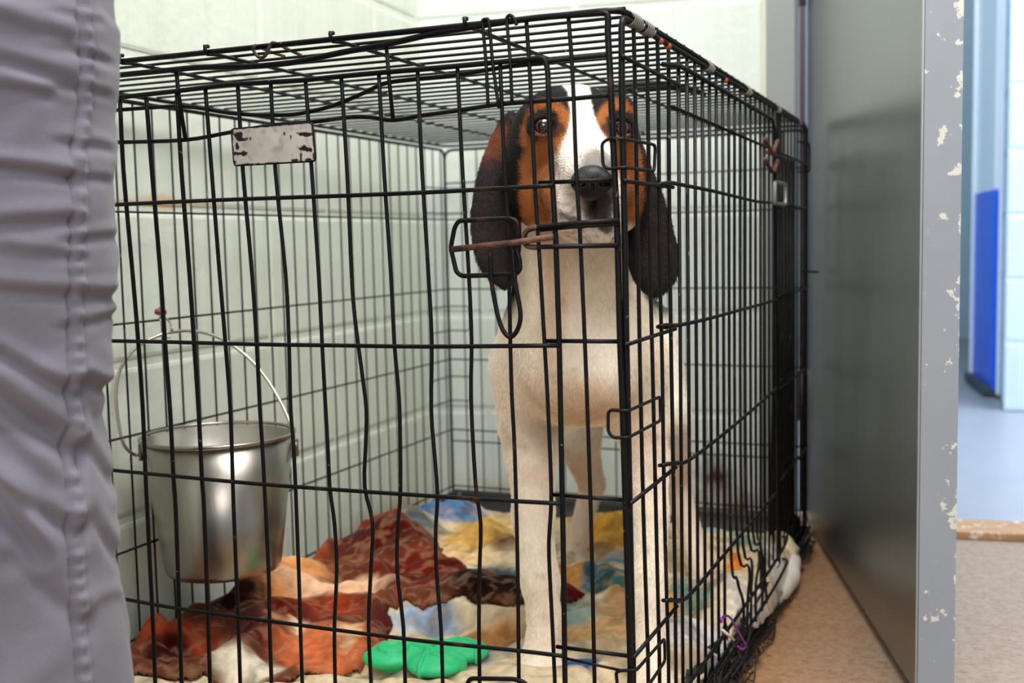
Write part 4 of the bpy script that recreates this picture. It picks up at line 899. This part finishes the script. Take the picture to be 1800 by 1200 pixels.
cl = Cd[tri[pick, 0]]*(1-r1-r2_)[:, None]+Cd[tri[pick, 1]]*r1[:, None]+Cd[tri[pick, 2]]*r2_[:, None]
up_, _b = (pt-HP)@CU, 0
isear = ear_sdf(pt) < .003; ish = (pt[:, 2] > ZC+.02) & (up_ > -.115) & ((pt-HP)@CF < .10) & ~isear
fl = np.tile(np.array((0., 0, -1)), (NH, 1)); aw = pt-(nc0-CU*.01); aw /= np.linalg.norm(aw, axis=1)[:, None]; fl[ish] = aw[ish]
fl = fl-n_*(fl*n_).sum(1)[:, None]; fl /= np.linalg.norm(fl, axis=1)[:, None]+1e-9
sw3 = np.stack([fbm(pt, 22, 2, 201), fbm(pt, 22, 2, 203), fbm(pt, 22, 2, 205)], 1)-.5
dr_ = fl+.32*n_+.9*sw3+.22*(RNG.random((NH, 3))-.5); dr_ /= np.linalg.norm(dr_, axis=1)[:, None]
ln_ = np.where(ish, .0042, np.where(isear, .0055, .0075))*(.6+.7*RNG.random(NH))
hcv = bpy.data.hair_curves.new('fur'); hcv.add_curves([3]*NH); pos = np.stack([pt-n_*.0006, pt+dr_*ln_[:, None]*.55, pt+(dr_*.92-n_*.16)*ln_[:, None]], 1).reshape(-1, 3)-np.array(dog.location)
hcv.position_data.foreach_set('vector', pos.astype(np.float32).ravel())
ra = hcv.attributes.get('radius') or hcv.attributes.new('radius', 'FLOAT', 'POINT'); ra.data.foreach_set('value', np.tile(np.array((.00016, .00012, .00002), np.float32), NH))
ca = hcv.attributes.new('Col', 'FLOAT_COLOR', 'CURVE'); vr = (1.0+.35*RNG.random(NH))[:, None]; ca.data.foreach_set('color', np.hstack([cl*vr, np.ones((NH, 1))]).astype(np.float32).ravel())
sf = NT('dog_hair'); sf.set(color=sf.attr(), rough=.55, spec=.25); hcv.materials.append(sf.m)
fo = bpy.data.objects.new('fur', hcv); COL.objects.link(fo); fo.parent = dog; fo['kind'] = 'stuff'
# eyes
for e in EYES:
    fwd = (CC+np.array((0, 0, .06))-e); fwd /= np.linalg.norm(fwd); A3 = np.cross(np.array((0, 0, 1.)), fwd); A3 /= np.linalg.norm(A3); B3 = np.cross(fwd, A3)
    VV = []; FF = []; CO = []; nu, nv = 40, 40; ec_ = e-CF*.0028
    for i in range(nu+1):
        th = math.pi*i/nu
        for j in range(nv):
            ph = 2*math.pi*j/nv; r_ = ER*(1+.06*math.exp(-(th/.5)**2)); VV.append(ec_+r_*(math.cos(th)*fwd+math.sin(th)*(math.cos(ph)*A3+math.sin(ph)*B3)))
            t = math.degrees(th); CO.append(lin((6, 5, 6)) if t < 24 else lin((52, 30, 22)) if t < 54 else lin((20, 12, 11)) if t < 60 else lin((214, 196, 188)))
    for i in range(nu):
        for j in range(nv): FF.append((i*nv+j, (i+1)*nv+j, (i+1)*nv+(j+1) % nv, i*nv+(j+1) % nv))
    se = NT('wet_eye'); se.set(color=se.attr(), rough=.05, spec=.7, coat=1.0); link('eye', VV, FF, se.m, dog, col=CO)
# nose
nc = P(1040, 316, 1.052)
def nose(p):
    d = ell(p, nc, RC, (.0188, .0140, .0135)); d = smin(d, ell(p, nc+CU*-.010+CF*.001, RC, (.0125, .0100, .0110)), .006)
    for sx in (-1, 1):
        d = smin(d, ell(p, nc+CR*.0115*sx-CU*.003-CF*.003, RC, (.0085, .0085, .0095)), .004)
        h = ell(p, nc+CR*.0105*sx-CU*.005-CF*.0125, RC, (.0046, .0036, .008)); d = np.maximum(d, -h)
        h = ell(p, nc+CR*.0170*sx-CU*.006-CF*.0080, RC, (.0065, .0018, .006)); d = np.maximum(d, -h)
    return np.maximum(d, -ell(p, nc-CU*.010-CF*.0125, RC, (.0010, .010, .004)))
Vn, Qn = mesh_region(nc-.032, nc+.032, .0009, nose); Vn = relax(Vn, Qn, 2)
s = NT('black_nose_leather'); v = s.coord(); s.set(color=lin((12, 10, 12)), rough=.42, spec=.38); s.bump(s.noise(900, 2, .5, v), .4, .001); link('nose', Vn, Qn, s.m, dog)
# ================================================================== THE PERSON STANDING BY THE CRATE
LZ = .81
prof = [(-260, 214), (-80, 202), (0, 200), (35, 203), (50, 211), (85, 210), (110, 207), (170, 208), (200, 203), (290, 204), (300, 201), (345, 203), (400, 205), (470, 207), (530, 201), (600, 196), (640, 197), (680, 191), (740, 180), (780, 189), (830, 197), (930, 208), (1000, 212), (1080, 217), (1140, 227), (1200, 235), (1300, 246), (1420, 256), (1500, 250)]
seam = [(-260, 160), (0, 150), (80, 157), (200, 154), (280, 141), (450, 140), (600, 136), (750, 128), (900, 133), (1050, 140), (1200, 152), (1500, 168)]
# trouser leg: axis, radius by height; the visible outline is its right-hand side
zs = np.arange(.055, .90, .0026); rows = []
def at_z(z, px):    # pixel row at which height z is seen for this leg
    lo, hi = -900, 2600
    for _ in range(40):
        m = (lo+hi)/2
        if P(px, m, LZ)[2] > z: lo = m
        else: hi = m
    return m
SPX = np.linspace(-700, 400, 200)
FOLDS = [(-90, 60, 150, 98, 14, .0045), (-20, 128, 150, 162, 12, .0045), (-90, 172, 110, 188, 10, .004), (-90, 300, 140, 320, 11, .006), (-90, 405, 140, 392, 13, .005), (30, 440, 150, 455, 10, .002), (0, 505, 205, 525, 12, .0045), (150, 52, 205, 52, 8, .003), (150, 112, 210, 116, 8, .003), (150, 172, 208, 172, 8, .003), (150, 262, 205, 264, 9, .003), (150, 318, 200, 318, 8, .003), (150, 424, 206, 418, 9, .003), (140, 570, 200, 560, 9, .003), (150, 670, 196, 700, 14, .006), (-60, 640, 130, 800, 26, .010), (-90, 780, 120, 930, 20, .007), (0, 610, 125, 690, 14, .005), (140, 780, 195, 880, 18, .004), (150, 920, 215, 1060, 22, .004), (0, 960, 130, 1100, 26, .004)]
ANGP = 1
ang = np.linspace(0, 2*math.pi, 260, endpoint=False); VV = []; CCc = []
pyp = [a for a, b in prof]; pxp = [b for a, b in prof]; pys = [a for a, b in seam]; pxs = [b for a, b in seam]
ax = P(20, 600, LZ+.01); ax0 = ax.copy(); ax0[2] = 0
toC = CC-ax; toC[2] = 0; toC /= np.linalg.norm(toC); rt = np.array([-toC[1], toC[0], 0]); rt = rt if rt@CR > 0 else -rt; DC = np.linalg.norm((CC-ax)[:2])
def sdel(px, y):
    q = (P(px, y, 1.)-CC)[:2]; return (q/np.linalg.norm(q))@rt[:2]
seamA = []
SDT = np.array([sdel(q, 600) for q in SPX])
for z in zs:
    y = at_z(z, 150); xr = np.interp(y, pyp, pxp); xs_ = np.interp(y, pys, pxs)
    rad = DC*sdel(xr, y); wz = np.full(len(ang), z)
    rz = rad; ra = np.full(len(ang), rad); ra = np.where(np.cos(ang) < 0, np.clip(rad, .075, .10)*(1-.0)*np.abs(np.cos(ang))+rad*(1-np.abs(np.cos(ang))), ra)
    # azimuth of the seam so that it shows at xs_
    td = math.tan(math.asin(sdel(xs_, y))); az = np.linspace(.05, 1.6, 400); sa = az[np.argmin(np.abs(rad*np.cos(az)/(DC-rad*np.sin(az))-td))]; seamA.append((z, sa, rad))
    d3 = np.column_stack([np.cos(ang)*rad*1.0, np.sin(ang)*rad, wz])
    # folds: mostly horizontal tension folds, one strong diagonal below the knee
    f = np.zeros(len(ang)); arc = ang*rad
    q = np.column_stack([np.cos(ang)*1.1, np.sin(ang)*1.1, np.full(len(ang), z*26)]); r1 = 1-np.abs(2*fbm(q*np.array((.8, .8, .62)), 1.0, 2, 101)-1); f += .0055*(sstep(.70, 1.0, r1)-.3)*.35
    t = (z-.50)+(sa-ang)*.055; 
    diag = np.exp(-((z-.335-(ang-sa)*.095)/.016)**2)*sstep(.1, .5, ang-sa)*(ang < math.pi*1.1); f += .010*diag; f -= .010*np.exp(-((z-.315-(ang-sa)*.095)/.014)**2)*sstep(.15, .6, ang-sa)*(ang < math.pi*1.1)
    diag = np.exp(-((z-.40-(ang-sa)*.06)/.012)**2)*sstep(.05, .4, ang-sa)*(ang < math.pi*1.1); f += .005*diag
    pxa = np.interp(np.sin(np.arctan(rad*np.cos(ang)/(DC-rad*np.sin(ang)))), SDT, SPX)
    for (xa, ya, xb, yb, wd, am) in FOLDS:
        tt = np.clip((pxa-xa)/(xb-xa), 0, 1); yc = ya+(yb-ya)*tt; fade = sstep(xa-60, xa, pxa)*(1-sstep(xb, xb+25, pxa))*(np.sin(ang) > -.2)
        f += .75*am*fade*(np.exp(-((y-yc+wd*1.6)/(wd*1.3))**2)*.7-np.exp(-((y-yc)/wd)**2))
    # seam: a felled double seam with puckers
    ds = (ang-sa)*rad; sm = np.exp(-((ds+.0)/.0042)**2); pk = math.sin(z*2*math.pi/.0115+1.6*math.sin(z*37))
    f += .0030*sm+.0013*pk*np.exp(-(ds/.0055)**2)-.0036*np.exp(-((ds-.0066)/.0016)**2)-.0014*np.exp(-((ds+.0066)/.0012)**2)
    rr2 = rad+f-.0022*0
    VV.append(np.column_stack([ax0[0]+rt[0]*np.cos(ang)*rr2+toC[0]*np.sin(ang)*rr2, ax0[1]+rt[1]*np.cos(ang)*rr2+toC[1]*np.sin(ang)*rr2, wz+.0008*pk*sm]))
VV = np.vstack(VV); nA = len(ang); nZ = len(zs)
Q = np.array([(i*nA+k, i*nA+(k+1) % nA, (i+1)*nA+(k+1) % nA, (i+1)*nA+k) for i in range(nZ-1) for k in range(nA)])
s = NT('grey_cotton_twill'); v = s.coord()
c = s.mix(s.noise(9, 4, .6, v), lin((100, 100, 114)), lin((134, 131, 142)))
c = s.mix(s.math('MULTIPLY', s.noise(900, 2, .6, v), .6), c, lin((84, 83, 95)))
s.set(color=c, rough=.9, sheen=.2, spec=.15); s.bump(s.math('ADD', s.noise(1100, 2, .5, v), s.math('MULTIPLY', s.noise(40, 3, .6, v), .6)), .3, .002); M_TW = s.m
base0 = ax0*np.array((1, 1, 0))+np.array((0, 0, FZ))
# body: one continuous figure, mostly inside the clothes, out of the frame above and to the left
lat = np.array([.97, -.24, 0]); lat /= np.linalg.norm(lat); fc_ = np.array([.24, .97, 0]); fc_ /= np.linalg.norm(fc_); sv = -lat*.155; side = -lat; a2 = ax0+sv
hipc = (ax0+a2)/2+np.array((0, 0, .93)); sh = hipc+np.array((0, 0, .47))
def man(p):
    d = ell(p, hipc, np.eye(3), (.155, .115, .12)); d = smin(d, cone(p, hipc+np.array((0, 0, .05)), sh+np.array((0, 0, -.08)), .125, .145), .05)
    d = smin(d, cone(p, sh+lat*.11+np.array((0, 0, -.02)), sh-lat*.11+np.array((0, 0, -.02)), .06, .06), .05)
    for b in (ax0, a2):
        d = smin(d, cone(p, b*.97+hipc*.03+np.array((0, 0, .86)), b+np.array((0, 0, .50)), .080, .055), .03); d = smin(d, cone(p, b+np.array((0, 0, .50)), b+np.array((0, 0, .09)), .054, .036), .02)
        d = smin(d, cone(p, b+np.array((0, 0, .06)), b+fc_*.14+np.array((0, 0, .03)), .034, .026), .02)
    for sg in (1, -1):
        a = sh+lat*.135*sg+np.array((0, 0, -.02)); b = a+lat*.02*sg+np.array((0, 0, -.27)); c_ = b+np.array((0, 0, .04))+fc_*.20+lat*.02*sg
        d = smin(d, cone(p, a, b, .048, .040), .02); d = smin(d, cone(p, b, c_, .040, .026), .012); d = smin(d, np.linalg.norm(p-c_-fc_*.045, axis=1)-.036, .012)
        for k in range(4): d = smin(d, cone(p, c_+fc_*.075+np.array((0, 0, .021-.014*k)), c_+fc_*(.140-.008*abs(k-1.3))+np.array((0, 0, .012-.014*k)), .0095, .0075), .003)
        d = smin(d, cone(p, c_+fc_*.03+np.array((0, 0, .025)), c_+fc_*.085-lat*.02*sg+np.array((0, 0, .050)), .011, .009), .005)
    nk = sh+np.array((0, 0, .05)); d = smin(d, cone(p, nk, nk+np.array((0, 0, .10)), .055, .050), .02); hd0 = nk+np.array((0, 0, .19))
    d = smin(d, ell(p, hd0, np.eye(3), (.078, .090, .115)), .02); d = smin(d, ell(p, hd0+fc_*.09+np.array((0, 0, -.015)), np.eye(3), (.013, .018, .022)), .01)
    for sg in (1, -1): d = smin(d, ell(p, hd0+lat*.080*sg+np.array((0, 0, -.01)), np.eye(3), (.014, .016, .028)), .006)
    return d
Vm, Qm = mesh_region(np.array(hipc)*np.array((1, 1, 0))+np.array((-.42, -.36, FZ)), np.array(hipc)*np.array((1, 1, 0))+np.array((.42, .36, 1.78)), .0095, man); Vm = relax(Vm, Qm, 2)
M_SKIN = simple('skin', (206, 160, 136), .5, var=.04)
person = link('person', Vm, Qm, M_SKIN, off=base0); tag(person, 'person in grey cotton trousers standing close in front of the crate', 'person')
link('trouser_leg', VV, Q, M_TW, person)
V2 = VV.copy()[:, :]; V2 = V2-ax0; V2 += a2; link('trouser_leg', V2, Q, M_TW, person)
lp, sp3 = grid_pts(hipc+np.array((-.3, -.3, -.16)), hipc+np.array((.3, .3, .20)), .008)
dd = man(lp)-.014; dd = np.maximum(dd, lp[:, 2]-(hipc[2]+.10)); 
for b in (ax0, a2): dd = smin(dd, cone(lp, b+np.array((0, 0, .84)), b+np.array((0, 0, .80)), .092, .092), .02)
arm = np.abs((lp-hipc)@lat) > .225; dd = np.where(arm, .05, dd)
Vs, Qs = surfnet(dd.reshape(sp3), hipc+np.array((-.3, -.3, -.16)), .008); link('trouser_seat', relax(Vs, Qs, 2), Qs, M_TW, person)
lo = hipc+np.array((-.42, -.32, .03)); lp, sp3 = grid_pts(lo, hipc+np.array((.42, .32, .56)), .010); dd = man(lp)-.016; dd = np.maximum(dd, lp[:, 2]-(sh[2]+.055)); dd = np.maximum(dd, np.where(lp@fc_ > hipc@fc_+.17, .05, -1))
dd = np.maximum(dd, np.where(np.abs((lp-hipc)@lat) > .20, (sh[2]-.27)-lp[:, 2], -1))
dd = np.maximum(dd, (hipc[2]+.06)-lp[:, 2]); Vs, Qs = surfnet(dd.reshape(sp3), lo, .010); link('shirt', relax(Vs, Qs, 2), Qs, simple('navy_jersey', (42, 52, 76), .85, bump=.1), person)
hd0 = sh+np.array((0, 0, .24)); lo = hd0-.15; lp, sp3 = grid_pts(lo, hd0+.15, .007); dd = ell(lp, hd0-fc_*.012+np.array((0, 0, .014)), np.eye(3), (.088, .100, .118)); dd = np.maximum(dd, -((lp-hd0)@(-fc_)+.045+.8*np.clip(lp[:, 2]-hd0[2]-.03, 0, 1))*1.0)
Vs, Qs = surfnet(dd.reshape(sp3), lo, .007); link('hair', relax(Vs, Qs, 1), Qs, simple('brown_hair', (70, 48, 34), .7, bump=.4), person)
for b in (ax0, a2):
    f = fc_; A = np.stack([lat, f, np.array((0, 0, 1.))]); lo = b+f*.05-np.array((.22, .22, .0))+np.array((0, 0, FZ-.004)); lp, sp3 = grid_pts(lo, lo+np.array((.44, .44, .15)), .006)
    dd = ell(lp, b+f*.045+np.array((0, 0, .028)), A, (.050, .148, .048)); dd = smin(dd, cone(lp, b+np.array((0, 0, .03)), b+np.array((0, 0, .10)), .048, .046), .02); dd = np.maximum(dd, FZ+.0005-lp[:, 2])
    Vs, Qs = surfnet(dd.reshape(sp3), lo, .006); link('shoe', relax(Vs, Qs, 1), Qs, simple('black_leather_shoe', (30, 28, 30), .45), person)
